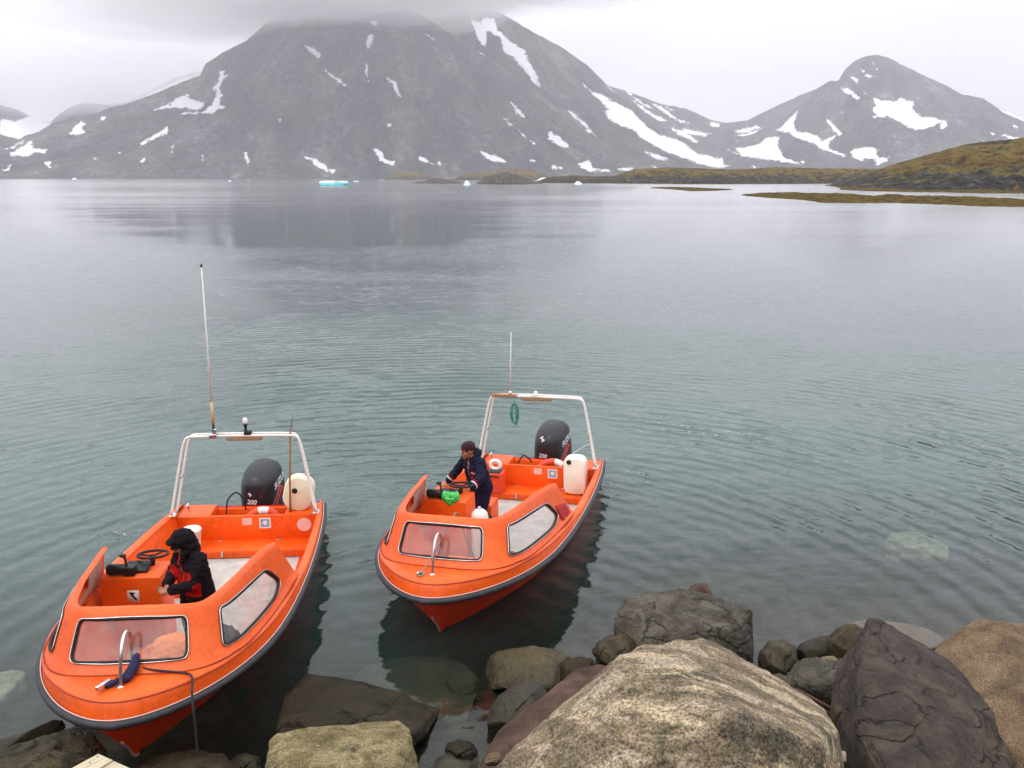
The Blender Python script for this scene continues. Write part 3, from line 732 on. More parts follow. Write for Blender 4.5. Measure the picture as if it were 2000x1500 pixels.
iceberg(622, 682, 363, 353.5, 'wide flat turquoise iceberg with a white top in the open fjord', M_ice_b, 1, True)
iceberg(905, 920, 361.5, 352, 'small upright bluish white ice block beside the dark islet', M_ice, 2)
iceberg(1046, 1076, 354.5, 347, 'slanted pale ice piece between the dark islet and the low land', M_ice, 3)
iceberg(1120, 1138, 360, 354.5, 'small pale ice lump at the edge of the low land', M_ice, 4)
iceberg(723, 741, 348.4, 344.5, 'tiny white ice strip left of the farthest islet', M_ice, 5, True)
iceberg(139, 152, 350.5, 347.8, 'tiny white ice piece below the far left mountain shore', M_ice, 6)
iceberg(445, 453, 354.5, 352.3, 'tiny white ice piece alone left of the turquoise iceberg', M_ice, 7)
iceberg(690, 701, 355.5, 353.2, 'thin white floe just right of the turquoise iceberg', M_ice, 8, True)

# --- air
def haze_box():
    m, N, L, P = new_mat('haze'); N.remove(P)
    pv = N.new('ShaderNodeVolumePrincipled')
    pv.inputs['Color'].default_value = (.92, .91, .985, 1); pv.inputs['Density'].default_value = HAZE_D; pv.inputs['Anisotropy'].default_value = .5
    L.new(pv.outputs[0], N['Material Output'].inputs['Volume'])
    b = MB(); b.box((0, 4000, 895), (26000, 17000, 1810)); o = b.build('haze', m, smooth=False)
    tag(o, kind='stuff'); return o
HAZE_D = 9.8e-5
haze = haze_box()

def low_cloud():
    """cloud that swallows the summits: lumpy flattened bodies, one inside the other"""
    m, N, L, P = new_mat('low_cloud'); N.remove(P)
    pv = N.new('ShaderNodeVolumePrincipled')
    pv.inputs['Color'].default_value = (1, 1, 1, 1); pv.inputs['Density'].default_value = 1.1e-3; pv.inputs['Anisotropy'].default_value = .0
    L.new(pv.outputs[0], N['Material Output'].inputs['Volume'])
    rc = np.random.RandomState(5); LC = [((-3300, 6000, 900), (2300, 500, 430)), ((-3900, 6500, 700), (2300, 400, 430))]
    for i in range(16):
        LC.append(((-1850 + 140 * i + rc.uniform(-80, 80), 4750 + rc.uniform(-150, 250), 915 + 8 * i + rc.uniform(-30, 55)), (rc.uniform(700, 1050), rc.uniform(800, 1100), rc.uniform(90, 170))))
    LC += [((-1300, 4700, 965), (620, 500, 105)), ((-760, 4600, 955), (600, 480, 110)), ((-230, 4750, 975), (560, 450, 105)), ((-980, 4500, 925), (700, 420, 80))]
    for k, (c, r) in enumerate(LC):
        bm = bmesh.new(); bmesh.ops.create_icosphere(bm, subdivisions=5, radius=1)
        for v in bm.verts:
            n = float(fbm(np.array([v.co.x * 1.9 + k, v.co.y * 1.3, v.co.z * 1.2 + k * 3]), 4, .5))
            v.co *= 1 + .42 * n
            v.co = Vector((v.co.x * r[0], v.co.y * r[1], v.co.z * r[2]))
        me = bpy.data.meshes.new('low_cloud'); bm.to_mesh(me); bm.free()
        o = link('low_cloud', me, m); o.location = c; tag(o, kind='stuff')
low_cloud()
def weathered(name, col):
    """faded, scuffed gelcoat: chalky patches, scratches and grime spots"""
    m, N, L, P = new_mat(name); v = coords(N, L)
    a = noise(N, L, 1.3, v, 6, .6); b = noise(N, L, 55, v, 4, .7)
    sc = noise(N, L, 1.0, coords(N, L, (3, 60, 60), (0, 0, .3)), 4, .7)
    r = ramp(N, [(.3, tuple(c * .88 for c in col)), (.55, col), (.75, (col[0], col[1] * 1.25 + .012, col[2] + .012))]); L.new(a, r.inputs['Fac'])
    g = ramp(N, [(.0, (.45, .36, .34)), (.33, (.55, .45, .42)), (.42, (.95, .93, .92)), (.6, (1, 1, 1))]); L.new(b, g.inputs['Fac'])
    c = mixc(N, L, .7, r.outputs['Color'], g.outputs['Color'], 'MULTIPLY')
    gd = ramp(N, [(.36, (.62, .55, .5)), (.50, (1, 1, 1))]); L.new(noise(N, L, 4.5, v, 7, .72, .8), gd.inputs['Fac']); c = mixc(N, L, .5, c, gd.outputs['Color'], 'MULTIPLY')
    k = nd(N, 'ShaderNodeMapRange'); k.inputs['From Min'].default_value = .60; k.inputs['From Max'].default_value = .70; k.inputs['To Max'].default_value = .45; L.new(sc, k.inputs['Value'])
    c = mixc(N, L, k.outputs[0], c, (.80, .24, .10)); L.new(c, P.inputs['Base Color'])
    q = nd(N, 'ShaderNodeMapRange'); q.inputs['To Min'].default_value = .30; q.inputs['To Max'].default_value = .55; L.new(a, q.inputs['Value']); L.new(q.outputs[0], P.inputs['Roughness'])
    P.inputs['Specular IOR Level'].default_value = .4
    bp = nd(N, 'ShaderNodeBump', Strength=.12, Distance=.01); L.new(noise(N, L, 180, v, 2), bp.inputs['Height']); L.new(bp.outputs[0], P.inputs['Normal'])
    return m
# ================================================================== boats (frame: x to the bow, y to port, z up from the water)
M_gel = weathered('orange_gelcoat', (.85, .106, .005))
M_hull = simple('red_orange_hull', (.80, .050, .008), .35, var=.12, scale=2.2, bump=.03, bscale=60, coat=.2)
M_rail = simple('grey_rubber', (.026, .026, .032), .6, var=.35, scale=9, bump=.2, bscale=50)
M_black = simple('black_rubber', (.010, .010, .011), .55, var=.3, spec=.3)
M_chrome = simple('stainless', (.62, .62, .62), .22, 1.0, var=.1)
M_white = simple('white_tube', (.74, .73, .69), .35, var=.08, scale=20)
M_floor = simple('worn_grey_deck', (.46, .45, .42), .7, var=.22, scale=5, bump=.3, bscale=90)
M_blackp = simple('black_plastic', (.010, .011, .013), .4, var=.25, spec=.35)
M_cowl = simple('charcoal_cowl', (.010, .011, .016), .3, var=.2, scale=5, coat=.2)
M_cowltop = simple('grey_cowl_top', (.020, .023, .030), .5, var=.2, scale=40)
M_letter = simple('silver_lettering', (.72, .72, .72), .4, var=.03)
M_redst = simple('red_stripe', (.70, .02, .015), .4, var=.05)
M_greyst = simple('grey_stripe', (.35, .36, .37), .4, var=.05)
M_pink = simple('faded_label_and_highlight', (.72, .50, .45), .5, var=.08, scale=30)
M_labelw = simple('white_label', (.75, .74, .72), .5, var=.06, scale=30)
M_blue = simple('blue_sticker', (.16, .36, .52), .5, var=.15, scale=30)
M_wood = simple('brown_wood', (.30, .13, .04), .6, var=.3, scale=14)
M_beigeant = simple('beige_antenna_base', (.55, .42, .20), .5, var=.1)
M_rust = simple('rusty_lamp', (.28, .16, .08), .6, var=.4, scale=30)
M_seam_shadow = simple('dark_red_seam_and_shadow', (.30, .03, .006), .5, var=.1)
M_liner = simple('bare_fibreglass', (.50, .37, .33), .6, var=.18, scale=6)
M_worn = simple('worn_keel', (.30, .20, .15), .7, var=.6, scale=25)
def glass_material():
    m, N, L, P = new_mat('window_plastic'); N.remove(P); out = N['Material Output']
    tr = nd(N, 'ShaderNodeBsdfTransparent', Color=(.82, .80, .79, 1)); gl = nd(N, 'ShaderNodeBsdfGlossy', Roughness=.05)
    df = nd(N, 'ShaderNodeBsdfDiffuse', Color=(.72, .64, .62, 1))
    v = coords(N, L); n = noise(N, L, 6, v, 5, .65)
    r = nd(N, 'ShaderNodeMapRange'); r.inputs['From Min'].default_value = .35; r.inputs['From Max'].default_value = .75; r.inputs['To Min'].default_value = .07; r.inputs['To Max'].default_value = .20
    L.new(n, r.inputs['Value'])
    a = N.new('ShaderNodeMixShader'); L.new(r.outputs[0], a.inputs[0]); L.new(tr.outputs[0], a.inputs[1]); L.new(df.outputs[0], a.inputs[2])
    fr = nd(N, 'ShaderNodeFresnel', IOR=1.49); b = N.new('ShaderNodeMixShader')
    L.new(math_(N, L, 'MULTIPLY', fr.outputs[0], 1.6, True), b.inputs[0]); L.new(a.outputs[0], b.inputs[1]); L.new(gl.outputs[0], b.inputs[2]); L.new(b.outputs[0], out.inputs['Surface'])
    return m
M_glass = glass_material()

RL = [(-2.60,1.05,.33),(-1.9,1.135,.375),(-1,1.195,.43),(0,1.225,.495),(.8,1.215,.54),(1.4,1.18,.57),(1.9,1.115,.595),(2.35,.985,.61),(2.75,.785,.62),(3.08,.52,.625),(3.28,.24,.625),(3.34,0,.625)]
NL = [(-2.60,1.03,.41),(-1.9,1.12,.45),(-1,1.175,.505),(0,1.20,.57),(.8,1.185,.64),(1.4,1.145,.69),(1.9,1.08,.735),(2.35,.96,.765),(2.74,.78,.785),(3.05,.50,.797),(3.22,.23,.80),(3.27,0,.80)]
WL = [(-2.60,.97,-.06),(-1.9,1.0,-.05),(-1,1.0,-.04),(0,.96,-.03),(.8,.85,-.02),(1.4,.70,-.01),(1.9,.52,0),(2.25,.355,0),(2.5,.23,0),(2.7,.125,0),(2.83,.045,0),(2.90,0,0)]
KL = [(-2.60,0,-.45),(-1.9,0,-.45),(-1,0,-.44),(0,0,-.41),(.8,0,-.36),(1.4,0,-.30),(1.9,0,-.23),(2.25,0,-.17),(2.5,0,-.12),(2.7,0,-.07),(2.83,0,-.03),(2.90,0,0)]
GI = [(-2.15,1.03,.40),(-1.6,1.06,.43),(-1,1.085,.475),(0,1.105,.545),(.8,1.09,.60),(1.4,1.05,.64),(1.9,.97,.67),(2.35,.84,.69),(2.70,.62,.70),(2.85,.35,.71),(2.9,.15,.71),(2.9,0,.71)]
CL = [(2.86,0,.815),(2.86,.30,.815),(2.83,.52,.815),(2.74,.68,.81),(2.56,.82,.80),(2.3,.93,.775),(1.8,1.03,.745),(1.3,1.08,.70),(.8,1.11,.655),(.46,1.12,.61)]
TL = [(2.58,0,1.26),(2.58,.28,1.26),(2.56,.46,1.26),(2.5,.59,1.255),(2.38,.68,1.25),(2.2,.74,1.24),(1.75,.82,1.215),(1.3,.88,1.18),(.95,.94,1.145),(.74,.97,1.11)]
TI = [(2.46,0,1.28),(2.46,.30,1.28),(2.455,.48,1.28),(2.41,.555,1.275),(2.31,.605,1.27),(2.14,.655,1.26),(1.72,.74,1.24),(1.28,.80,1.205),(.93,.86,1.17),(.76,.895,1.13)]
def wall(s, t):
    p = cr(CL, abs(s), True) * (1 - t) + cr(TL, abs(s), True) * t
    return p * np.array([1, 1 if s >= 0 else -1, 1])
def wall_n(s, t):
    a = wall(s + .02, t) - wall(s - .02, t); b = wall(s, t + .02) - wall(s, t - .02)
    n = np.cross(a, b); n /= np.linalg.norm(n)
    c = wall(s, t) - np.array([.9, 0, 1.0])
    return n if n @ c > 0 else -n
def both(P): return [tuple(p) for p in P] + [(x, -y, z) for x, y, z in P[::-1][1:]]

def rounded(poly, r=.35, n=6):
    """round the corners of a polygon in (s,t) space"""
    out = []; k = len(poly)
    for i in range(k):
        p0, p1, p2 = np.array(poly[i - 1], float), np.array(poly[i], float), np.array(poly[(i + 1) % k], float)
        w = np.array([1, 4.0])
        def cut(q):
            d = (q - p1); l = np.linalg.norm(d * [1 / 1.0, 1.9]); return p1 + d * min(.45, r / l)
        a, b = cut(p0), cut(p2)
        for j in range(n + 1):
            f = j / n; out.append(a * (1 - f) ** 2 + p1 * 2 * f * (1 - f) + b * f * f)
    return out
def densify(poly, n=5):
    out = []
    for i in range(len(poly)):
        a, b = np.array(poly[i]), np.array(poly[(i + 1) % len(poly)])
        m = max(1, int(np.linalg.norm((b - a) * [1, 2]) / .16))
        for j in range(m): out.append(a + (b - a) * j / m)
    return out
WIN_FRONT = densify(rounded([(-2.12, .19), (1.97, .19), (2.0, .91), (-2.15, .91)], .33))
WIN_SIDE = densify(rounded([(3.80, .17), (6.9, .15), (7.45, .30), (7.02, .75), (4.12, .86)], .28))
WIN_SIDE_S = [(-s, t) for s, t in WIN_SIDE[::-1]]

def make_cabin(root):
    S = np.linspace(-9, 9, 145); V = []; F = []
    rows = []
    for s in S:
        sg = 1 if s >= 0 else -1; m = np.array([1, sg, 1]); a = abs(s)
        c0 = cr(CL, a, True); t0 = cr(TL, a, True); ti = cr(TI, a, True)
        o = []
        for t in np.linspace(0, 1, 9):
            p = c0 * (1 - t) + t0 * t
            if t == 0: p = p + (c0 - t0) * .0 + (c0 - np.array([1.2, 0, c0[2]])) / np.linalg.norm(c0 - np.array([1.2, 0, c0[2]])) * .035
            o.append(p)
        top = (t0 + ti) / 2 + np.array([0, 0, .028])
        o += [t0 * .8 + top * .2 + np.array([0, 0, .006]), t0 * .4 + top * .6 + [0, 0, .005], top, top * .5 + ti * .5 + [0, 0, .004], ti]
        for t in (.05, .2, .4, .6, .8, 1): o.append(t0 * (1 - t) + c0 * t + (ti - t0) * np.array([.36, .36, 0]) + np.array([0, 0, -.01]))
        rows.append([p * m for p in o])
    n = len(rows[0])
    for r in rows: V += r
    for i in range(len(S) - 1):
        for k in range(n):
            F.append((i * n + k, i * n + (k + 1) % n, (i + 1) * n + (k + 1) % n, (i + 1) * n + k))
    F.append(tuple(range(n))); F.append(tuple((len(S) - 1) * n + k for k in range(n))[::-1])
    cab = mesh('cabin', V, F, [M_gel, M_liner], root)
    mi = []
    for i in range(len(S) - 1):
        for k in range(n): mi.append(1 if (n - 6 <= k < n and abs(S[i]) < 8.7) else 0)
    cab.data.polygons.foreach_set('material_index', mi + [0, 0])
    for poly in (WIN_FRONT, WIN_SIDE, WIN_SIDE_S):
        k = len(poly); A = [wall(s, t) + wall_n(s, t) * .07 for s, t in poly]; B = [wall(s, t) - wall_n(s, t) * .26 for s, t in poly]
        c = mesh('cutter', A + B, [tuple(range(k)), tuple(range(k, 2 * k))[::-1]] + [(i, (i + 1) % k, k + (i + 1) % k, k + i) for i in range(k)])
        md = cab.modifiers.new('cut', 'BOOLEAN'); md.operation = 'DIFFERENCE'; md.object = c; md.solver = 'EXACT'
        cab.parent = None; eval_mesh(cab); cab.parent = root
        bpy.data.objects.remove(c)
    cab.data.polygons.foreach_set('use_smooth', [True] * len(cab.data.polygons)); autosmooth(cab, 40)
    for poly in (WIN_FRONT, WIN_SIDE, WIN_SIDE_S):
        k = len(poly); s0 = np.mean([p[0] for p in poly]); t0 = np.mean([p[1] for p in poly])
        rim = [wall(s, t) + wall_n(s, t) * .006 for s, t in poly]
        fr = MB().tube(rim, .015, 8, closed=True).build('window_frame', M_black, root)
        rim2 = []
        for s, t in poly:
            ds, dt = s - s0, t - t0; e_ = 1 + .016 / max(.2, math.hypot(ds * .25, dt * .45)); rim2.append(wall(s0 + ds * e_, t0 + dt * e_) + wall_n(s, t) * .014)
        MB().tube(rim2, .0055, 6, closed=True).build('chrome_trim', M_chrome, fr)
        # pane: rings shrinking to the middle, following the curved wall
        V, F, rings = [], [], 7
        for q in range(rings):
            f = 1 - q / (rings - 1) * .999
            for s, t in poly: V.append(wall(s0 + (s - s0) * f, t0 + (t - t0) * f) - wall_n(s0 + (s - s0) * f, t0 + (t - t0) * f) * .008)
        for q in range(rings - 1):
            for i in range(k): F.append((q * k + i, q * k + (i + 1) % k, (q + 1) * k + (i + 1) % k, (q + 1) * k + i))
        p_ = mesh('window_pane', V, F, M_glass, fr)
    return cab

def make_hull(root):
    st = np.linspace(0, 11, 100)
    rows = []
    for s in st:
        K, W, R = cr(KL, s), cr(WL, s), cr(RL, s)
        row = [K, K * .5 + W * .5 + [0, .02 * min(1, W[1]), .01], W]
        for f in (.08, .25, .45, .65, .85, 1):
            p = W * (1 - f) + R * f
            fl = math.sin(math.pi * f) * (.10 if s > 4 else .03) * min(1, W[1] + R[1])
            p = p + np.array([math.sin(math.pi * f) * .03 * (s / 11) ** 4, -fl * .55, 0])
            if f == .08: p = p + [0, .018 if W[1] > .05 else 0, .0]
            p[1] = max(p[1], 0); row.append(p)
        rows.append(row)
    G = np.array(rows); n, m = G.shape[:2]
    V = list(G.reshape(-1, 3)) + list((G * [1, -1, 1]).reshape(-1, 3)); F = []
    for side in (0, 1):
        b = side * n * m
        for i in range(n - 1):
            for k in range(m - 1):
                q = (b + i * m + k, b + (i + 1) * m + k, b + (i + 1) * m + k + 1, b + i * m + k + 1); F.append(q if side == 0 else q[::-1])
    F.append(tuple(range(m)) + tuple(n * m + k for k in range(m - 1, 0, -1)))   # transom
    o = mesh('hull', V, F, M_hull, root); autosmooth(o, 50)
    # band above the rail, gunwale cap and foredeck in one moulding
    V, F = [], []
    rows = []
    st2 = np.linspace(0, 11, 110)
    for s in st2:
        R, Nn, Gi = cr(RL, s), cr(NL, s), cr(GI, s)
        rows.append([R, R * .5 + Nn * .5 + [0, .004, 0], R * .03 + Nn * .97, Nn + (Gi - Nn) * .03 + [0, 0, .003], Nn * .5 + Gi * .5 + [0, 0, .016], Gi + [0, 0, .012], Gi + [0, -.004 if Gi[1] > .01 else 0, -.03]])
    G = np.array(rows)
    # foredeck: past station 7 the cap slopes up gently to the foot of the cabin
    for i, s in enumerate(st2):
        R, Nn = cr(RL, s), cr(NL, s)
        # nearest cabin-foot point
        if s > 4.0:
            w = min(1, (s - 4.0) / 1.0)
            best = min((np.linalg.norm((cr(CL, a, True) - Nn)[:2]), a) for a in np.linspace(0, 9, 90))
            a = best[1]; c = cr(CL, a, True); c = c - (c - np.array([1.2, 0, c[2]])) * .02 + [0, 0, -.004]
            if s >= 10.9: c = cr(CL, 0, True)
            for k, f in ((4, .35), (5, .7), (6, 1.0)): G[i, k] = G[i, k] * (1 - w) + w * (Nn * (1 - f) + c * f + [0, 0, .014 * math.sin(math.pi * f)])
            G[i, 3] = G[i, 3] * (1 - w) + w * (Nn * .98 + c * .02 + [0, 0, .002])
            if s >= 10.9: G[i, :, 1] = 0
    n, m = G.shape[:2]; V = list(G.reshape(-1, 3)) + list((G * [1, -1, 1]).reshape(-1, 3)); F = []
    for side in (0, 1):
        b = side * n * m
        for i in range(n - 1):
            for k in range(m - 1):
                q = (b + i * m + k, b + (i + 1) * m + k, b + (i + 1) * m + k + 1, b + i * m + k + 1); F.append(q if side == 0 else q[::-1])
    o = mesh('deck', V, F, M_gel, root); autosmooth(o, 38)
    bm = bmesh.new(); bm.from_mesh(o.data); bmesh.ops.remove_doubles(bm, verts=bm.verts, dist=.0015); bm.to_mesh(o.data); bm.free()
    for nm, PP in (('deck_seam', [cr(CL, a, True) * [1.0, 1, 1] + np.array([.034 * (1 if a < 4 else .3), .034 * min(1, a / 5), .006]) for a in np.linspace(0, 8.6, 60)]), ('edge_shadow_line', [cr(NL, a) + np.array([.004 * (a / 11) ** 3, .003, -.012]) for a in np.linspace(3.5, 11, 60)][::-1])):
        PP = [tuple(p) for p in PP]; PP = [(x, -y, z) for x, y, z in PP[::-1]][:-1] + [(PP[0][0], 0, PP[0][2])] + PP[1:]
        MB().tube(PP, .0065, 6).build(nm, M_seam_shadow, root)  # dark joint at the cabin foot; the knuckle tube is a painted shadow line
    # rubbing rail
    P = [cr(RL, s) + [0, .022, 0] for s in np.linspace(0, 10.6, 70)] + [cr(RL, 11) + [.02, 0, 0]]
    P = [p + np.array([.018 * (i / 70) ** 6, 0, 0]) for i, p in enumerate(P)]
    P = P + [(x, -y, z) for x, y, z in P[::-1][1:]]
    MB().tube(P, .036, 10).build('rubbing_rail', M_rail, root)
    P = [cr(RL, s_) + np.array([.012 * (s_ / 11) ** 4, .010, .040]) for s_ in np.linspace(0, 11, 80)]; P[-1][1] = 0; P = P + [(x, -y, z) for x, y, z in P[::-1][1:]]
    MB().tube(P, .0055, 6).build('rail_highlight', M_pink, root)  # pale strip standing for the highlight along the rail, put in as colour
    # inner side liner
    V, F = [], []
    s2 = np.linspace(0, 8.0, 60); rows = []
    for s in s2:
        Gi = cr(GI, s); W = cr(WL, s); fz = floor_z(Gi[0])
        k_ = min(1, max(0, (Gi[0] - .3) / 1.6)); fz = fz + .14 * k_ ** 1.5; low = np.array([Gi[0], max(.02, min(Gi[1] - .10, float(np.interp(Gi[0], [w_[0] for w_ in WL], [w_[1] for w_ in WL])) * .90 - .03)), fz])
        rows.append([Gi + [0, 0, -.02], Gi * .5 + low * .5 + [0, .03, 0], low])
    G = np.array(rows); n, m = G.shape[:2]; V = list(G.reshape(-1, 3)) + list((G * [1, -1, 1]).reshape(-1, 3))
    for side in (0, 1):
        b = side * n * m
        for i in range(n - 1):
            for k in range(m - 1): F.append((b + i * m + k, b + (i + 1) * m + k, b + (i + 1) * m + k + 1, b + i * m + k + 1))
    mesh('side_liner', V, F, M_gel, root)
    fl = [r[2] for r in rows]
    V = [tuple(p) for p in fl] + [(p[0], -p[1], p[2]) for p in fl]; k = len(fl)
    mesh('cockpit_floor', V, [(i, i + 1, k + i + 1, k + i) for i in range(k - 1)], M_floor, root, False)
def floor_z(x): return -.125 + .022 * (x + 1.7)

def loft(secs, n=36, cap=True, taper=0.0):
    """closed skin through rounded-rectangle sections (z, cx, cy, hx, hy, power)"""
    V, F = [], []
    for (z, cx, cy_, hx, hy, pw, tilt) in secs:
        for k in range(n):
            a = 2 * math.pi * k / n; c, s = math.cos(a), math.sin(a)
            x = cx + hx * math.copysign(abs(c) ** (2 / pw), c); y = cy_ + hy * (1 - taper * c) * math.copysign(abs(s) ** (2 / pw), s)
            V.append((x, y, z + tilt * (x - cx)))
    m = len(secs)
    for i in range(m - 1):
        for k in range(n): F.append((i * n + k, i * n + (k + 1) % n, (i + 1) * n + (k + 1) % n, (i + 1) * n + k))
    if cap: F.append(tuple(range(n))[::-1]); F.append(tuple((m - 1) * n + k for k in range(n)))
    return V, F
def text_mesh(txt, size, shear=0.25, depth=.0, bold=.012):
    c = bpy.data.curves.new('lettering', 'FONT'); c.body = txt; c.size = size; c.shear = shear; c.align_x = 'CENTER'; c.align_y = 'CENTER'; c.offset = bold * size; c.resolution_u = 3
    o = bpy.data.objects.new('lettering', c); COL.objects.link(o)
    dg = bpy.context.evaluated_depsgraph_get(); me = bpy.data.meshes.new_from_object(o.evaluated_get(dg), depsgraph=dg)
    bpy.data.objects.remove(o); bpy.data.curves.remove(c)
    bm = bmesh.new(); bm.from_mesh(me); bmesh.ops.triangulate(bm, faces=bm.faces)
    for _ in range(2):
        ed = [e for e in bm.edges if e.calc_length() > size * .25]
        if ed: bmesh.ops.subdivide_edges(bm, edges=ed, cuts=1)
    V = [tuple(v.co) for v in bm.verts]; F = [[v.index for v in f.verts] for f in bm.faces]; bm.free(); bpy.data.meshes.remove(me)
    return V, F
def decal(bvh, V, F, o, ux, uy, dn, lift=.003, keep_all=False):
    """lay flat artwork onto a curved body: o origin, ux/uy artwork axes, dn direction of the throw"""
    o, ux, uy, dn = map(Vector, (o, ux, uy, dn)); out = []; hit = []
    for x, y, *_ in V:
        p = o + ux * x + uy * y; h = bvh.ray_cast(p, dn.normalized()); hit.append(h[0] is not None and h[1].dot(dn) < -.22 * dn.length)
        out.append(h[0] + h[1] * lift if h[0] is not None else o)
    F = [tuple(f) for f in F if all(hit[i] for i in f)]; used = sorted({i for f in F for i in f}); ix = {u: k for k, u in enumerate(used)}
    if keep_all: return out, F
    return [out[i] for i in used], [tuple(ix[i] for i in f) for f in F]

def make_outboard(root):
    cx, cy_ = -3.00, .045
    secs = []
    for z, hx, hy, dx, pw, t in [(.02, .28, .20, .02, 3, 0), (.07, .33, .265, .01, 3.2, 0), (.20, .35, .285, 0, 3.4, .02), (.42, .345, .285, 0, 3.4, .03), (.56, .335, .28, -.005, 3.3, .02),
                             (.66, .32, .268, -.015, 3.1, -.01), (.745, .30, .25, -.03, 3.0, -.06), (.81, .26, .215, -.05, 2.8, -.10), (.855, .20, .165, -.065, 2.6, -.12), (.88, .12, .10, -.075, 2.4, -.12), (.888, .03, .03, -.08, 2, -.1)]:
        secs.append((z, cx + dx, cy_, hx, hy, pw, t))
    V, F = loft(secs, 56, True, .24)
    mid = MB().box((cx - .02, cy_, -.2), (.34, .30, .5), bev=.06).box((cx + .34, cy_, -.02), (.30, .34, .22), bev=.03).box((cx - .05, cy_, -.6), (.24, .16, .5), bev=.05).build('outboard_motor', M_blackp, root, auto=40)
    cw = mesh('cowl', V, F, [M_cowl, M_cowltop], mid)
    zs = np.array([v[2] for v in V])
    for p in cw.data.polygons:
        if p.center.z > .70: p.material_index = 1
    autosmooth(cw, 50)
    bvh = BVHTree.FromPolygons([Vector(v) for v in V], [list(f) for f in F])
    # front: 200 and the emblem, seen from the bow (reading direction is +y)
    v, f = text_mesh('200', .105, .3, bold=.02)
    mesh('lettering', *decal(bvh, v, f, (-1.5, cy_ + .0, .36), (0, 1, 0), (0, 0, 1), (-1, 0, 0)), M_letter, mid, False)
    S1 = [[(-.5, .12), (-.05, .5), (.12, .36), (-.12, .14), (.5, -.12), (.30, -.28), (-.5, .0)], [(.5, -.12), (.05, -.5), (-.12, -.36), (.12, -.14)]]
    poly1 = [(-.5, .10), (0, .5), (.16, .36), (-.12, .12), (.34, -.14), (.16, -.22)]; poly2 = [(.5, -.10), (0, -.5), (-.16, -.36), (.12, -.12), (-.34, .14), (-.16, .22)]
    v = []; f = []
    for pl in (poly1, poly2):
        b = len(v); v += [(x * .115, y * .105) for x, y in pl]; f.append(tuple(range(b, b + 6)))
    mesh('emblem', *decal(bvh, v, f, (-1.5, cy_ - .02, .66 if root.get('emblem_high') else .48), (0, .62 if not root.get('emblem_high') else 1, 0), (0, 0, .62 if not root.get('emblem_high') else 1), (-1, 0, 0)), M_letter, mid, False)
    v, f = text_mesh('SUZUKI', .125, .28, bold=.03)
    ux = Vector((-.93, 0, .36)); uy = Vector((.25, 0, .97))
    mesh('lettering', *decal(bvh, v, f, (cx + .12, 1.2, .60), ux, uy, (-.25, -1, 0)), M_letter, mid, False)
    for k, (m_, off, w0, w1, l) in enumerate([(M_redst, 0, .018, .07, .34), (M_greyst, -.065, .006, .02, .34), (M_redst, -.09, .004, .012, .32)]):
        n_ = 10; v = []; f = []
        for i in range(n_ + 1):
            t = i / n_; w = w0 + (w1 - w0) * t; x = -l + 2 * l * t * .95
            v += [(x, off + w / 2 + .03 * t), (x, off - w / 2 + .03 * t)]
            if i: f.append((2 * i - 2, 2 * i - 1, 2 * i + 1, 2 * i))
        ux = Vector((-.62, 0, .78)); uy = Vector((-.78, 0, -.62))
        dv, df = decal(bvh, v, f, (cx + .34, 1.2, .27), ux, uy, (-.3, -1, 0), keep_all=True)
        runs, cur = [], []
        for q in f:                                     # keep one unbroken stretch of the stripe
            if q in df: cur.append(q)
            elif cur: runs.append(cur); cur = []
        runs.append(cur); df = max(runs, key=len); used = sorted({i for q in df for i in q}); ix = {u_: n_i for n_i, u_ in enumerate(used)}
        mesh('side_stripe', [dv[i] for i in used], [tuple(ix[i] for i in q) for q in df], m_, mid, False)
    pv = Matrix.Translation((cx, cy_, 0)); mid.matrix_basis = pv @ Matrix.Rotation(R_(-15), 4, 'Z') @ pv.inverted()
    return mid

def sticker(pts, mat, root, name='sticker', lift=.004):
    return mesh(name, pts, [tuple(range(len(pts)))], mat, root, False)

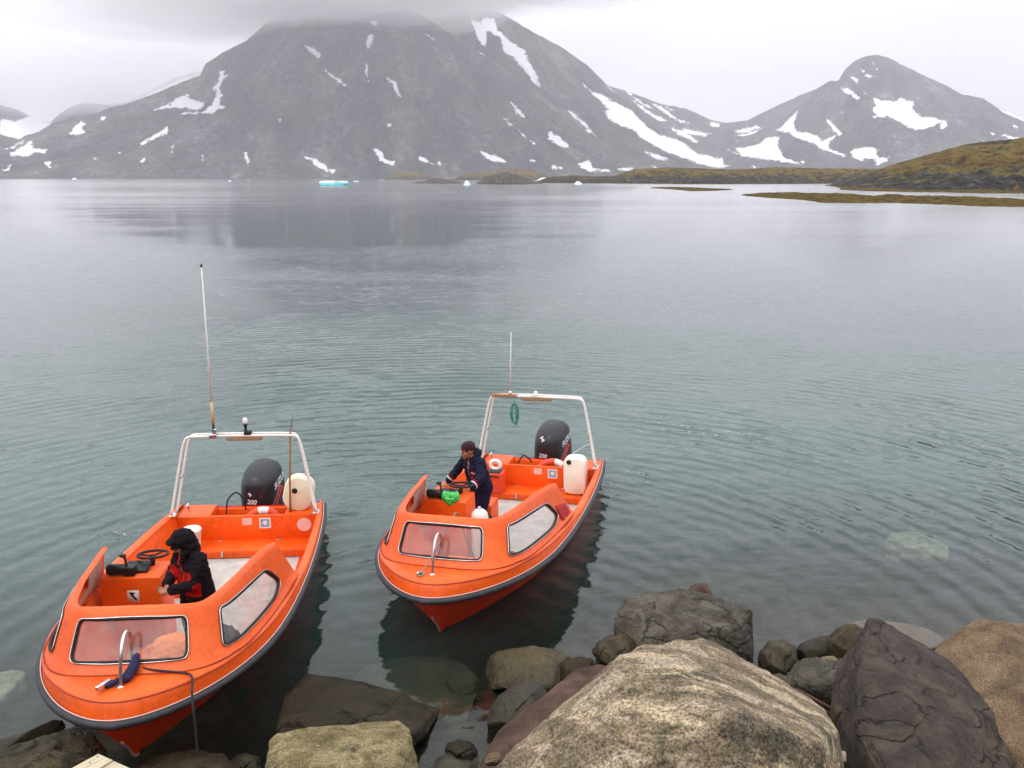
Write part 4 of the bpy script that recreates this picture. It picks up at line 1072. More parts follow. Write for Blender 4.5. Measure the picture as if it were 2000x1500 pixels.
def make_boat(M, which):
    A = which == 'A'
    root = empty('motorboat', 'orange open motorboat with the longer whip antenna, its bow nearest the wooden planks' if A else
                 'orange open motorboat farther out, green rope coil hanging from its white arch', 'motorboat', M, 'orange motorboats with white arches')
    if not A: root['emblem_high'] = 1
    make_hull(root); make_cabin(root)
    # stern: bulkhead, side boxes, bench, transom well
    MB().box((-2.13, 0, .11), (.05, 2.06, .50), bev=.012).build('bulkhead', M_gel, root, auto=40)
    MB().box((-2.38, .79, .20), (.46, .50, .33), bev=.025).box((-2.38, -.79, .20), (.46, .50, .33), bev=.025).box((-2.58, 0, .08), (.06, 2.0, .46), bev=.02).build('stern_box', M_gel, root, auto=40)
    MB().box((-1.9, 0, -.065), (.46, 1.96, .10), bev=.012).box((-1.672, 0, -.03), (.02, 1.96, .055), bev=.006).build('bench', M_gel, root, auto=40)
    for y_ in (.28, -.28): MB().box((-1.657, y_, -.05), (.012, .03, .08), bev=.003).build('locker_latch', M_chrome, root)
    for y_ in (.45, -.4): MB().box((-2.07, y_, -.009), (.03, .07, .012), bev=.003).build('locker_hinge', M_chrome, root)
    zb = .355
    if True:
        x = -2.1035
        def rect(y, z, w, h, m, nm='sticker', dx=0): return mesh(nm, [(x + dx, y - w / 2, z - h / 2), (x + dx, y + w / 2, z - h / 2), (x + dx, y + w / 2, z + h / 2), (x + dx, y - w / 2, z + h / 2)], [(0, 1, 2, 3)], m, root, False)
        rect(.0, .27, .14, .11, M_pink)
        s1 = rect(.26, .24, .165, .165, M_labelw); rect(.26, .24, .125, .125, M_blue, dx=.002).parent = s1
        ring = [(x + .004, .26 + .035 * math.cos(a), .245 + .035 * math.sin(a)) for a in np.linspace(0, 2 * math.pi, 17)[:-1]]
        sticker(ring, M_labelw, s1)
        if A: sticker([(x, .83 + .105 * math.cos(a), .20 + .105 * math.sin(a)) for a in np.linspace(0, 2 * math.pi, 29)[:-1]], M_pink, root)
    # helm console on the starboard side
    con = MB().box((.66, -.645, .36), (.46, .66, .92), bev=.03).build('helm_console', M_gel, root, auto=40)
    MB().box((.68, -.62, .85), (.18, .26, .07), rot=Matrix.Rotation(R_(20), 4, 'Y'), bev=.02).build('instrument_panel', M_blackp, con, auto=40)
    w = MB(); Mw = Matrix.Translation((.50, -.50, .93)) @ Matrix.Rotation(R_(-8), 4, 'Y')
    w.tube([Mw @ Vector((.165 * math.cos(a), .165 * math.sin(a), 0)) for a in np.linspace(0, 2 * math.pi, 33)[:-1]], .016, 8, closed=True)
    for a in (0.5, 2.6, 4.7): w.tube([Mw @ Vector((0, 0, -.02)), Mw @ Vector((.16 * math.cos(a), .16 * math.sin(a), 0))], .011, 6)
    w.tube([Mw @ Vector((0, 0, 0)), (.56, -.50, .80)], .03, 8)
    w.build('steering_wheel', M_black, con)
    MB().lathe([(.0, -.11), (.062, -.10), (.065, .09), (.05, .11), (0, .115)], 16, Matrix.Translation((.80, -.80, .89)) @ Matrix.Rotation(R_(90), 4, 'X')).box((.80, -.66, .87), (.12, .12, .12), bev=.03) \
        .tube([(.80, -.70, .90), (.78, -.71, .99), (.75, -.735, 1.03)], [.016, .014, .024], 8).sphere((.745, -.75, 1.03), (.028, .045, .022), 10).build('throttle_control', M_blackp, con, auto=50)
    if A:
        MB().box((.8935, -.62, .60), (.006, .13, .14), bev=0).build('warning_label', M_labelw, con)
        mk = [(.8975, -.665, .655), (.8975, -.59, .645), (.8975, -.62, .62), (.8975, -.575, .555), (.8975, -.595, .545), (.8975, -.645, .61)]
        mesh('label_mark', mk, [tuple(range(6))], M_black, con, False)
    MB().box((-.62, -.55, .07), (.40, .42, .38), bev=.04).build('helm_seat', M_gel, root, auto=40)
    MB().box((2.05, 0, .28), (.72, .66, .26), bev=.05).build('bow_locker', M_gel, root, auto=40)
    MB().box((2.43, -.05, .425), (.03, .40, .03), bev=.008).build('locker_lip', M_labelw, root, auto=40)
    # arch: two parallel white tubes
    for dx, sy, sz in ((0, 1, 0), (-.12, .955, .0)):
        pts = []
        foot_y, top_y = 1.045 * sy, .815 * sy
        base = [(-1.98 + dx, foot_y, .44), (-2.03 + dx, foot_y - .075 * sy, .82), (-2.09 + dx, top_y + .045, 1.36 + sz), (-2.11 + dx, top_y, 1.52 + sz), (-2.115 + dx, top_y - .03, 1.565 + sz), (-2.12 + dx, top_y - .09, 1.585 + sz), (-2.12 + dx, .4, 1.592 + sz), (-2.12 + dx, 0, 1.595 + sz)]
        P = spline(base + [(x_, -y_, z_) for x_, y_, z_ in base[::-1][1:]], 6)
        MB().tube(P, .0185, 10).build('arch_tube', M_white, root)
    for sy in (-1, 1):
        MB().box((-2.11, sy * .885, 1.0), (.12, .022, .022), bev=.003).build('arch_spacer', M_chrome, root)
        MB().box((-2.04, sy * 1.03, .43), (.18, .09, .03), bev=.008).build('arch_foot', M_chrome, root)
        MB().box((-2.18, sy * .5, 1.592), (.12, .022, .022), bev=.003).build('arch_spacer', M_chrome, root)
        MB().tube([(-2.52, sy * .93, .43), (-2.44, sy * .93, .445), (-2.36, sy * .93, .43)], [.010, .014, .010], 8).tube([(-2.44, sy * .93, .36), (-2.44, sy * .93, .44)], .016, 8).build('mooring_cleat', M_chrome, root)
    lamp = MB().box((-2.14, .03 if A else 0.0, 1.545), (.09, .50, .045), bev=.012)
    lamp.build('light_bar', M_rust, root, auto=40)
    # grab rail on the foredeck
    P = spline([(3.07, 0, .80), (3.03, 0, .95), (2.97, 0, 1.10), (2.90, 0, 1.185), (2.83, 0, 1.205), (2.765, 0, 1.18), (2.73, 0, 1.10), (2.735, 0, .95), (2.74, 0, .86)], 5)
    gr = MB().tube(P, .0165, 10).lathe([(0, 0), (.036, 0), (.036, .006), (.018, .014), (0, .014)], 14, Matrix.Translation((3.07, 0, .812))).build('grab_rail', M_chrome, root)
    ant = 'whip_antenna'
    if A:
        MB().tube([(-2.14, -.40, 1.60), (-2.14, -.40, 1.80)], .02, 8).build('antenna_mount', M_rail, root)
        an = MB().tube([(-2.14, -.40, 1.78), (-2.14, -.402, 2.1)], [.024, .019], 8).build(ant, M_beigeant, root)
        MB().tube([(-2.14, -.402, 2.1), (-2.14, -.405, 3.0), (-2.14, -.41, 4.04)], [.017, .012, .007], 8).build('antenna_rod', M_white, an)
        MB().tube([(-2.14, -.41, 4.03), (-2.14, -.41, 4.07)], .014, 8).build('antenna_tip', M_black, an)
        MB().box((-2.12, -.40, 1.60), (.13, .10, .07), bev=.01).box((-2.10, -.37, 1.66), (.05, .04, .10), bev=.01).build('antenna_clamp', M_chrome, root)
        bc = MB().tube([(-2.15, .05, 1.60), (-2.15, .05, 1.70)], .022, 8).lathe([(.012, 0), (.03, .06), (.036, .075), (0, .078)], 12, Matrix.Translation((-2.15, .05, 1.69))).box((-2.15, .08, 1.63), (.10, .10, .05), bev=.01).build('stern_light', M_black, root)
        MB().lathe([(.032, 0), (.036, .03), (.032, .075), (.02, .085), (0, .087)], 14, Matrix.Translation((-2.15, .05, 1.766))).build('lamp_lens', M_labelw, bc)
        MB().tube([(-2.14, .69, 1.64), (-2.14, .735, 1.9)], [.006, .003], 6).build('short_antenna', M_black, root)
        MB().tube(spline([(-2.2, -.32, .36), (-2.28, -.3, .55), (-2.3, -.18, .66), (-2.3, -.08, .55), (-2.3, -.05, .38)], 6), .012, 8).build('control_cable', M_black, root)
    else:
        MB().tube([(-2.13, -.46, 1.66), (-2.13, -.44, 2.2), (-2.14, -.42, 2.69)], [.013, .011, .007], 8).build(ant, M_white, root)
        MB().tube([(-2.13, -.46, 1.59), (-2.13, -.46, 1.68)], .026, 8).build('antenna_mount', M_chrome, root)
        MB().lathe([(.03, 0), (.035, .03), (.02, .06), (0, .065)], 12, Matrix.Translation((-2.15, -.02, 1.63))).box((-2.15, -.02, 1.62), (.10, .12, .03), bev=.01).build('stern_light', M_labelw, root)
        MB().box((-2.12, -.56, 1.605), (.12, .44, .03), bev=.01).build('arch_board', M_wood, root)
        MB().tube(spline([(-2.2, -.38, .36), (-2.28, -.3, .48), (-2.3, -.2, .42), (-2.3, -.15, .36)], 6), .014, 8).build('control_cable', M_black, root)
        MB().box((-.9, -.24, -.10), (.30, .12, .012), bev=.004).build('floor_plate', M_black, root)
    kp = [cr(WL, 11) * .5 + cr(RL, 11) * .5 + [.035, 0, 0], (3.0, 0, .12), (2.915, 0, .0), (2.80, 0, -.05), (2.6, 0, -.105)]
    MB().tube(spline(kp, 6), .014, 8).build('keel_strip', M_worn, root)
    make_outboard(root)
    return root
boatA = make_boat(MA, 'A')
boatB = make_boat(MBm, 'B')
# ================================================================== people and loose gear
def blob(name, cones, ells, voxel, mat, parent, smooth=3, wrinkle=0.0, wscale=9, seed=0, decimate=None):
    """one continuous skin over tapered limbs (p0, r0, p1, r1) and ellipsoids (centre, radii, matrix)"""
    b = MB()
    for p0, r0, p1, r1 in cones:
        p0, p1 = Vector(p0), Vector(p1); n = 5
        P = [p0.lerp(p1, i / n) for i in range(n + 1)]
        b.tube(P, [r0 + (r1 - r0) * i / n for i in range(n + 1)], 12); b.sphere(p0, r0 * .995, 12); b.sphere(p1, r1 * .995, 12)
    for e_ in ells: b.sphere(e_[0], e_[1], 18, M=e_[2] if len(e_) > 2 else None)
    o = b.build(name, mat)
    md = o.modifiers.new('r', 'REMESH'); md.mode = 'VOXEL'; md.voxel_size = voxel; md.adaptivity = 0; md.use_smooth_shade = True
    if smooth: m2 = o.modifiers.new('s', 'SMOOTH'); m2.iterations = smooth; m2.factor = .5
    eval_mesh(o)
    if wrinkle:
        me = o.data; n = len(me.vertices); co = np.empty(n * 3, np.float32); no = np.empty(n * 3, np.float32)
        me.vertices.foreach_get('co', co); me.vertices.foreach_get('normal', no); co = co.reshape(-1, 3).astype(float); no = no.reshape(-1, 3)
        q = co * [wscale, wscale, wscale * 1.7] + seed
        q = q + .6 * np.stack([perlin(q * .7 + 5), perlin(q * .7 + 9), perlin(q * .7 + 1)], -1)
        d = fbm(q, 3, .5, True) - .35
        me.vertices.foreach_set('co', (co + no * (d * wrinkle)[:, None]).astype(np.float32).reshape(-1)); me.update()
    me = o.data; me.polygons.foreach_set('use_smooth', [True] * len(me.polygons))
    if not me.materials:
        for m in (mat if isinstance(mat, (list, tuple)) else [mat]): me.materials.append(m)
    o.parent = parent
    return o
def paint_faces(o, rule):
    me = o.data; n = len(me.polygons); c = np.empty(n * 3, np.float32); me.polygons.foreach_get('center', c)
    idx = rule(c.reshape(-1, 3)).astype(np.int32); me.polygons.foreach_set('material_index', idx); me.update()

M_skin = simple('weathered_skin', (.33, .145, .075), .5, var=.12, scale=30, bump=.1, bscale=300)
M_jblack = simple('black_jacket_cloth', (.009, .006, .009), .85, var=.4, scale=30, bump=.3, bscale=500, spec=.15)
M_jred = simple('red_jacket_cloth', (.40, .008, .006), .8, var=.2, scale=30, bump=.3, bscale=500, spec=.15)
M_navy = simple('navy_suit_cloth', (.009, .009, .028), .8, var=.35, scale=30, bump=.3, bscale=500, spec=.15)
M_beanie = simple('maroon_knit', (.035, .005, .014), .9, var=.25, scale=60, bump=.6, bscale=260)
M_refl = simple('reflective_tape', (.62, .62, .64), .35, var=.1)
M_boot = simple('dark_rubber_boot', (.008, .007, .008), .5, var=.3, spec=.3)
M_eye = simple('eye_dark', (.02, .012, .008), .2, var=.0)

def ik(sh, wr, l1, l2, pole):
    sh, wr, pole = Vector(sh), Vector(wr), Vector(pole)
    d = wr - sh; L_ = min(d.length, (l1 + l2) * .999); u = d.normalized(); wr = sh + u * L_
    a = (l1 * l1 - l2 * l2 + L_ * L_) / (2 * L_); h = math.sqrt(max(0, l1 * l1 - a * a))
    p = (pole - u * pole.dot(u)).normalized()
    return sh + u * a + p * h, wr
def hand(wr, fwd, palm_dn, side, curl=.6, spread=.10):
    """cones for a hand: wrist, palm, five bent fingers; fwd = finger direction, palm_dn = direction the palm faces"""
    f = Vector(fwd).normalized(); d = Vector(palm_dn); d = (d - f * d.dot(f)).normalized(); s = f.cross(d).normalized() * side
    out = []; wr = Vector(wr)
    for k in (-1.0, -.33, .33, 1.0): out.append((wr + s * k * .014, .017, wr + f * .085 + s * k * .027, .0125))
    for k, (ln, rr) in enumerate([(.070, .0088), (.078, .0092), (.072, .0088), (.056, .0078)]):
        kk = (k - 1.5) / 1.5; b = wr + f * .088 + s * kk * .030; c = b; dr = (f + s * kk * spread).normalized(); ax = dr.cross(d).normalized()
        for j, fr in enumerate((.45, .32, .23)):
            dr = (Matrix.Rotation(-curl * (.7, 1.0, .7)[j] * (1 + .12 * k), 3, ax) @ dr)
            if dr.dot(d) < -1: dr = dr
            e_ = c + dr * ln * fr; out.append((c, rr * (1 - .08 * j), e_, rr * (1 - .08 * (j + 1)))); c = e_
    t0 = wr + f * .030 - s * .030; t1 = t0 + (f * .6 - s * .75 + d * .25).normalized() * .036; t2 = t1 + (f * .85 - s * .2 + d * .45).normalized() * .030
    out += [(wr + f * .02 - s * .012, .015, t0, .0125), (t0, .0115, t1, .0105), (t1, .010, t2, .009)]
    return out
def head_parts(c, R3):
    c = Vector(c); M4 = R3.to_4x4()
    def P(x, y, z): return c + R3 @ Vector((x, y, z))
    E = [(P(-.005, 0, .015), (.098, .076, .100), M4), (P(.028, 0, -.058), (.068, .058, .062), M4), (P(.082, 0, -.066), (.014, .027, .0085), M4), (P(.082, 0, -.079), (.013, .023, .009), M4),
         (P(-.004, .079, -.012), (.019, .010, .033), M4), (P(-.004, -.079, -.012), (.019, .010, .033), M4), (P(.062, .038, -.032), (.026, .024, .026), M4), (P(.062, -.038, -.032), (.026, .024, .026), M4)]
    C = [(P(.088, 0, .006), .009, P(.112, 0, -.033), .0135), (P(.098, .012, -.038), .009, P(.098, -.012, -.038), .009), (P(.078, .012, .026), .013, P(.070, .050, .024), .012), (P(.078, -.012, .026), .013, P(.070, -.050, .024), .012),
         (P(.070, 0, -.102), .026, P(.060, 0, -.098), .03)]
    eyes = [P(.083, .031, .004), P(.083, -.031, .004)]
    return C, E, eyes

def make_person(which, M, face_deg, label):
    B = which == 'B'
    root = empty('person', label, 'person', Matrix.Translation(M.to_translation()) @ Matrix.Rotation(R_(face_deg), 4, 'Z'))
    inv = root.matrix_world.inverted()
    boat = MBm if B else MA
    def bf(x, y, z): return inv @ (boat @ Vector((x, y, z)))
    if not B:
        pel, che, nec, hc = (-.02, 0, .84), (.02, 0, 1.12), (.05, 0, 1.275), (.105, 0, 1.395)
        shs = {1: (.01, .185, 1.215), -1: (.01, -.185, 1.215)}
        wr = {1: Vector((.315, .035, .925)), -1: Vector((.30, -.05, .95))}; pole = {1: (-.5, .9, -.5), -1: (-.5, -.9, -.5)}
        hf = {1: (.35, -.75, -.15), -1: (.4, .65, -.45)}; pd = {1: (-.3, 0, -.6), -1: (-.4, .1, -.5)}
        hipx = {1: (0, .10, .80), -1: (0, -.10, .80)}; knee = {1: (.06, .11, .44), -1: (.05, -.11, .44)}; ank = {1: (0, .12, .09), -1: (.02, -.11, .09)}
        HR = Matrix.Rotation(R_(-22), 3, 'Z') @ Matrix.Rotation(R_(30), 3, 'Y')
    else:
        pel, che, nec, hc = (-.03, 0, .82), (.07, 0, 1.10), (.125, 0, 1.26), (.185, .0, 1.38)
        shs = {1: (.07, .185, 1.20), -1: (.08, -.185, 1.20)}
        wr = {1: bf(.44, -.40, .86), -1: bf(-.16, -.96, .70)}; pole = {1: (-.3, .8, -.5), -1: (-.4, -.8, -.3)}
        hf = {1: (.6, -.2, -.75), -1: (.8, -.1, -.45)}; pd = {1: (-.6, 0, -.4), -1: (-.3, 0, -1)}
        hipx = {1: (-.04, .10, .76), -1: (-.04, -.10, .76)}; knee = {1: (.03, .13, .43), -1: (.03, -.12, .43)}; ank = {1: (-.08, .15, .09), -1: (-.04, -.12, .09)}
        HR = Matrix.Rotation(R_(-8), 3, 'Z') @ Matrix.Rotation(R_(10), 3, 'Y')
    C, E, eyes = head_parts(hc, HR)
    C = [(pel, .12, che, .125), (che, .12, nec, .06), (nec, .056, Vector(hc) + Vector((-.02, 0, -.04)), .052)] + C
    for s in (1, -1):
        el, w = ik(shs[s], wr[s], .275, .25, pole[s]); wr[s] = w
        shs[s] = Vector(shs[s]); pole[s] = el
        C += [(nec, .05, shs[s], .055), (che, .1, shs[s], .06), (shs[s], .055, el, .042), (el, .04, w, .026)]
        C += hand(w, hf[s], pd[s], s, .55 if not B else .75)
        C += [(hipx[s], .085, knee[s], .055), (knee[s], .055, ank[s], .04), (ank[s], .038, Vector(ank[s]) + Vector((.16, 0, -.045)), .032)]
    body = blob('body', C, E, .0052, M_skin, root, 2)
    for e_ in eyes: MB().sphere(e_, (.010, .012, .008), 10).build('eye', M_eye, body)
    # jacket: torso, shoulders and sleeves
    J = []; jr = .02
    for y in (-.075, .075):
        J += [((pel[0] - .005, y, pel[2] - .06), .148, (che[0], y, che[2]), .135), ((che[0], y, che[2]), .135, (nec[0] - .03, y * .5, nec[2] - .06), .085)]
    for s in (1, -1):
        J += [((nec[0] - .02, 0, nec[2] - .04), .07, shs[s], .080), (shs[s], .082, pole[s], .064), (pole[s], .066, shs[s].lerp(wr[s], 0) * 0 + Vector(pole[s]).lerp(wr[s], .86), .052)]
    JE = []
    mats = [M_navy, M_jred, M_refl] if B else [M_jblack, M_jred]
    if not B:
        # hood pulled up, with the cap's peak under it; raised collar open at the front
        JE += [(Vector(hc) + HR @ Vector((-.035, 0, .025)), (.125, .108, .130), HR.to_4x4()), (Vector(hc) + HR @ Vector((.055, 0, .088)), (.075, .085, .026), HR.to_4x4()), (Vector(hc) + HR @ Vector((-.05, 0, -.06)), (.10, .10, .09), HR.to_4x4())]
        for s in (1, -1): J += [((nec[0] + .0, s * .085, nec[2] + .02), .030, (nec[0] + .085, s * .075, nec[2] + .035), .024), ((nec[0] + .085, s * .075, nec[2] + .035), .024, (nec[0] + .10, s * .05, nec[2] - .06), .028)]
        J += [((nec[0] - .05, 0, nec[2]), .10, (hc[0] - .06, 0, hc[2] - .04), .10)]
    else:
        J += [((nec[0] - .06, .07, nec[2] + .03), .055, (nec[0] - .06, -.07, nec[2] + .03), .055), ((nec[0] - .10, .04, nec[2] + .06), .055, (nec[0] - .10, -.04, nec[2] + .06), .055),
              ((nec[0] + .015, .075, nec[2] + .00), .030, (nec[0] + .05, .06, nec[2] - .02), .028), ((nec[0] + .015, -.075, nec[2] + .00), .030, (nec[0] + .05, -.06, nec[2] - .02), .028)]
    jk = blob('jacket', J, JE, .010, mats, root, 4, .020 if not B else .022, 8.5, 3)
    if not B:
        # cut the face opening of the hood
        cut = MB().sphere(Vector(hc) + HR @ Vector((.085, 0, -.035)), (.085, .074, .085), 16, M=HR.to_4x4()).build('cutter')
        md = jk.modifiers.new('c', 'BOOLEAN'); md.operation = 'DIFFERENCE'; md.object = cut; md.solver = 'EXACT'; jk.parent = None; eval_mesh(jk); jk.parent = root; bpy.data.objects.remove(cut)
        jk.data.polygons.foreach_set('use_smooth', [True] * len(jk.data.polygons))
        def rule(c):
            x, y, z = c.T
            front = (x > .05) & (x < .17) & (z < 1.10) & (z > .80) & (np.abs(y) < .22) & (np.abs(y - .01) > .035)
            slv = (z < 1.0) & (z > .93) & (x > .08) & (x < .17)
            zip_ = (np.abs(y) < .012) & (x > .05) & (z < 1.2)
            return np.where((front | slv | zip_) & (z < 1.2), 1, 0)
        paint_faces(jk, rule)
        hp = Vector(hc)
        cap = MB()
        V, F = [], []
        for i in range(7):
            for j in range(13):
                a = R_(-70 + 140 * j / 12); rr = .075 + .055 * i / 6 * math.cos(a * .85)
                V.append(hp + HR @ Vector((rr * math.cos(a), rr * math.sin(a) * .95, .048 - .004 * i - .012 * (math.sin(a) ** 2) * i / 3)))
        for i in range(6):
            for j in range(12): F.append((i * 13 + j, i * 13 + j + 1, (i + 1) * 13 + j + 1, (i + 1) * 13 + j))
        pk = mesh('cap_peak', V, F, M_jblack, root); sm = pk.modifiers.new('t', 'SOLIDIFY'); sm.thickness = .006; pk.parent = None; eval_mesh(pk); pk.parent = root
        blob('scarf', [((nec[0] + .05, 0, nec[2] - .01), .045, (che[0] + .12, .0, che[2] + .05), .035)], [], .008, M_jred, root, 2)
    else:
        blob('beanie', [], [(Vector(hc) + HR @ Vector((-.014, 0, .048)), (.112, .092, .086), HR.to_4x4())], .006, M_beanie, root, 2, .006, 30)
        for s in (1, -1):
            el, w = Vector(pole[s]), Vector(wr[s])
            for t0, t1, m_, r_ in ((.56, .66, M_refl, .064), (.67, .71, M_jred, .0635), (.44, .54, M_jred, .0645)):
                pass
            a0, a1 = el.lerp(w, .60), el.lerp(w, .68)
            MB().tube([a0, a0.lerp(a1, .5), a1], .0665, 20, caps=False).build('cuff_tape', M_refl, root)
            a0, a1 = el.lerp(w, .48), el.lerp(w, .53)
            MB().tube([a0, a1], .069, 20, caps=False).build('cuff_stripe', M_jred, root)
        def rule(c):
            x, y, z = c.T
            d = np.abs((y - .10) - (z - .98) * .55)
            return np.where((d < .012) & (x > .1) & (z < 1.08) & (z > .84), 1, np.where((np.abs(z - 1.05) < .016) & (np.abs(y - .14) < .04) & (x > .16), 2, 0))
        paint_faces(jk, rule)
    T = [((pel[0], 0, pel[2] - .04), .135, hipx[1], .115), ((pel[0], 0, pel[2] - .04), .135, hipx[-1], .115)]
    for s in (1, -1): T += [(hipx[s], .115, knee[s], .082), (knee[s], .080, Vector(ank[s]) + Vector((0, 0, .06)), .068)]
    blob('trousers', T, [], .011, M_navy if B else M_jblack, root, 4, .016, 9, 8)
    for s in (1, -1):
        a = Vector(ank[s]); blob('boot', [(a + Vector((0, 0, .20)), .060, a, .052), (a + Vector((0, 0, -.035)), .048, a + Vector((.13, 0, -.045)), .042)], [], .009, M_boot, root, 3)
    return root
def loc(M, x, y, z): return Matrix.Translation(M @ Vector((x, y, z)))
personA = make_person('A', loc(MA, 1.12, .145, -.03), 230, 'standing person in black and red hooded jacket, head bowed and hands together')
personB = make_person('B', loc(MBm, -.16, -.47, -.10), 212, 'person in maroon beanie and navy suit with white cuff bands, leaning on the helm console')

# ------------------------------------------------------------------ gear; things carry the boat's tilt but stand on their own
M_can = simple('cream_plastic', (.74, .70, .52), .45, var=.06, scale=6, bump=.08, bscale=40)
M_canw = simple('white_plastic', (.78, .75, .64), .45, var=.06, scale=6, bump=.08, bscale=40)
M_fuel = simple('pinkish_fuel_tint', (.74, .52, .42), .5, var=.08, scale=6)
M_orange2 = simple('orange_fabric', (.80, .20, .03), .75, var=.2, scale=12, bump=.3, bscale=300)
M_ringw = simple('life_ring_white', (.78, .76, .72), .5, var=.1)
M_ringo = simple('life_ring_orange', (.68, .06, .02), .5, var=.15)
def thing(name, label, cat, boat, x, y, z, group=None):
    return empty(name, label, cat, boat @ Matrix.Translation((x, y, z)), group)
def rslab(w, h, d, r, n=10, pinch=0.0):
    """rounded slab standing in the y-z plane, thickness d along x"""
    out = []
    for cyy, cz, a0 in ((w / 2 - r, h / 2 - r, 0), (-w / 2 + r, h / 2 - r, 90), (-w / 2 + r, -h / 2 + r, 180), (w / 2 - r, -h / 2 + r, 270)):
        for i in range(n):
            a = R_(a0 + 90 * i / (n - 1)); out.append((cyy + r * math.cos(a), cz + r * math.sin(a)))
    V, F = [], []; k = len(out); xs = [(-.5, .80), (-.46, .90), (-.36, .975), (-.2, 1), (.2, 1), (.36, .975), (.46, .90), (.5, .80)]
    for x, s in xs: V += [(x * d, a * (1 - (1 - s) * .5), b * (1 - (1 - s) * .5)) for a, b in out]
    for i in range(len(xs) - 1):
        for j in range(k): F.append((i * k + j, i * k + (j + 1) % k, (i + 1) * k + (j + 1) % k, (i + 1) * k + j))
    F += [tuple(range(k))[::-1], tuple((len(xs) - 1) * k + j for j in range(k))]
    return V, F
def jerry(boat, x, y, z, w, h, d, r, roll, label, mat, cap_y, cap_z, tint=None, pitch=0):
    t = thing('jerrycan', label, 'jerrycan', boat, x, y, z, None)
    Mx = Matrix.Rotation(R_(roll), 4, 'X') @ Matrix.Rotation(R_(pitch), 4, 'Y')
    V, F = rslab(w, h, d, r); V = [Mx @ Vector(v) + Vector((0, 0, h / 2)) for v in V]
    b = mesh('can_body', V, F, [mat, M_fuel], t); autosmooth(b, 50)
    if tint:
        pass
    c = Mx @ Vector((d / 2 - .004, cap_y, cap_z)) + Vector((0, 0, h / 2))
    MB().lathe([(.0, 0), (.040, 0), (.042, .012), (.036, .018), (0, .018)], 16, Matrix.Translation(c) @ Mx @ Matrix.Rotation(R_(90), 4, 'Y')).build('cap', M_black, t)  # black disc; on the tall can it stands for the shaded handle recess
    return t
canA = jerry(MA, -2.36, .74, .355, .45, .54, .24, .20, -12, 'rounded cream jerrycan with a black cap on the stern, tied to the arch', M_can, -.06, .05)
canB = jerry(MBm, -1.93, .70, -.012, .385, .665, .25, .13, 0, 'tall white jerrycan standing upright on the aft bench', M_canw, -.09, .25)
mesh('fuel_level', [(.124, -.16, .04), (.124, .16, .04), (.124, .17, .16), (.124, -.17, .16)], [(0, 1, 2, 3)], M_fuel, canB, False)
for bt, c, lab in ((MA, canA, 'thin cord tying the cream jerrycan to the arch leg'), (MBm, canB, 'thin cord tying the tall white jerrycan to the arch leg')):
    p = [(-2.24, .72, .66), (-2.2, .78, .70), (-2.12, .88, .78), (-2.06, .97, .80)] if bt is MA else [(-1.86, .66, .70), (-1.9, .72, .74), (-2.0, .84, .80), (-2.06, .96, .84)]
    t = MB().tube(spline([bt @ Vector(q) for q in p], 6), .005, 6).build('cord', M_refl); tag(t, lab, 'cord')
def life_ring(boat, x, y, z, label, rot):
    R0, r0 = .27, .058; V, F = [], []; nu, nv = 48, 14
    for i in range(nu):
        a = 2 * math.pi * i / nu
        for j in range(nv):
            b = 2 * math.pi * j / nv; V.append((r0 * .85 * math.sin(b), (R0 + r0 * math.cos(b)) * math.cos(a), (R0 + r0 * math.cos(b)) * math.sin(a)))
    for i in range(nu):
        for j in range(nv): F.append((i * nv + j, i * nv + (j + 1) % nv, ((i + 1) % nu) * nv + (j + 1) % nv, ((i + 1) % nu) * nv + j))
    o = mesh('life_ring', V, F, [M_ringo, M_ringw]); mi = []
    for i in range(nu):
        a = (360 * i / nu + rot) % 90; mi += [1 if a < 30 else 0] * nv
    o.data.polygons.foreach_set('material_index', mi)
    o.matrix_world = boat @ Matrix.Translation((x, y, z)) @ Matrix.Rotation(R_(-12), 4, 'Y'); return tag(o, label, 'life ring', 'life rings behind the stern bulkheads')
life_ring(MA, -2.29, .20, .085, 'white and red life ring behind the bulkhead, beside the cream jerrycan', -75)
life_ring(MBm, -2.29, .22, .115, 'red and white life ring behind the bulkhead, beside the tall white jerrycan', -50)
def red_bag(boat, label):
    t = thing('equipment_bag', label, 'bag', boat, -1.75, -.66, -.012, None)
    o = blob('bag_body', [], [], .01, M_ringo, t) if False else MB().box((0, 0, .19), (.26, .30, .38), bev=.05, seg=3).build('bag_body', M_ringo, t, auto=50)
    MB().box((.02, .0, .375), (.20, .24, .05), bev=.02).build('grey_lid', M_rail, t)
    MB().tube([(-.02 + .0 * a, .085 * math.cos(a), .47 + .075 * math.sin(a)) for a in np.linspace(0, 2 * math.pi, 25)[:-1]], .035, 10, closed=True).build('white_roll', M_ringw, t)
    MB().tube(spline([(.13, -.09, .30), (.16, 0, .33), (.13, .09, .30)], 5), .012, 8).build('carry_handle', M_black, t)
t = thing('bucket', 'white lidded bucket on the aft bench behind the hooded person', 'bucket', MA, -1.74, -.70, -.012)
MB().lathe([(0, 0), (.10, 0), (.105, .01), (.125, .30), (.135, .305), (.135, .33), (.12, .35), (.06, .37), (0, .375)], 24).build('bucket_body', M_ringw, t)
MB().tube(spline([(0, -.13, .29), (.09, -.08, .24), (.12, 0, .22), (.09, .08, .24), (0, .13, .29)], 5), .004, 6).build('bucket_handle', M_chrome, t)
red_bag(MBm, 'red equipment bag with grey lid and white roll, behind the person in the beanie')
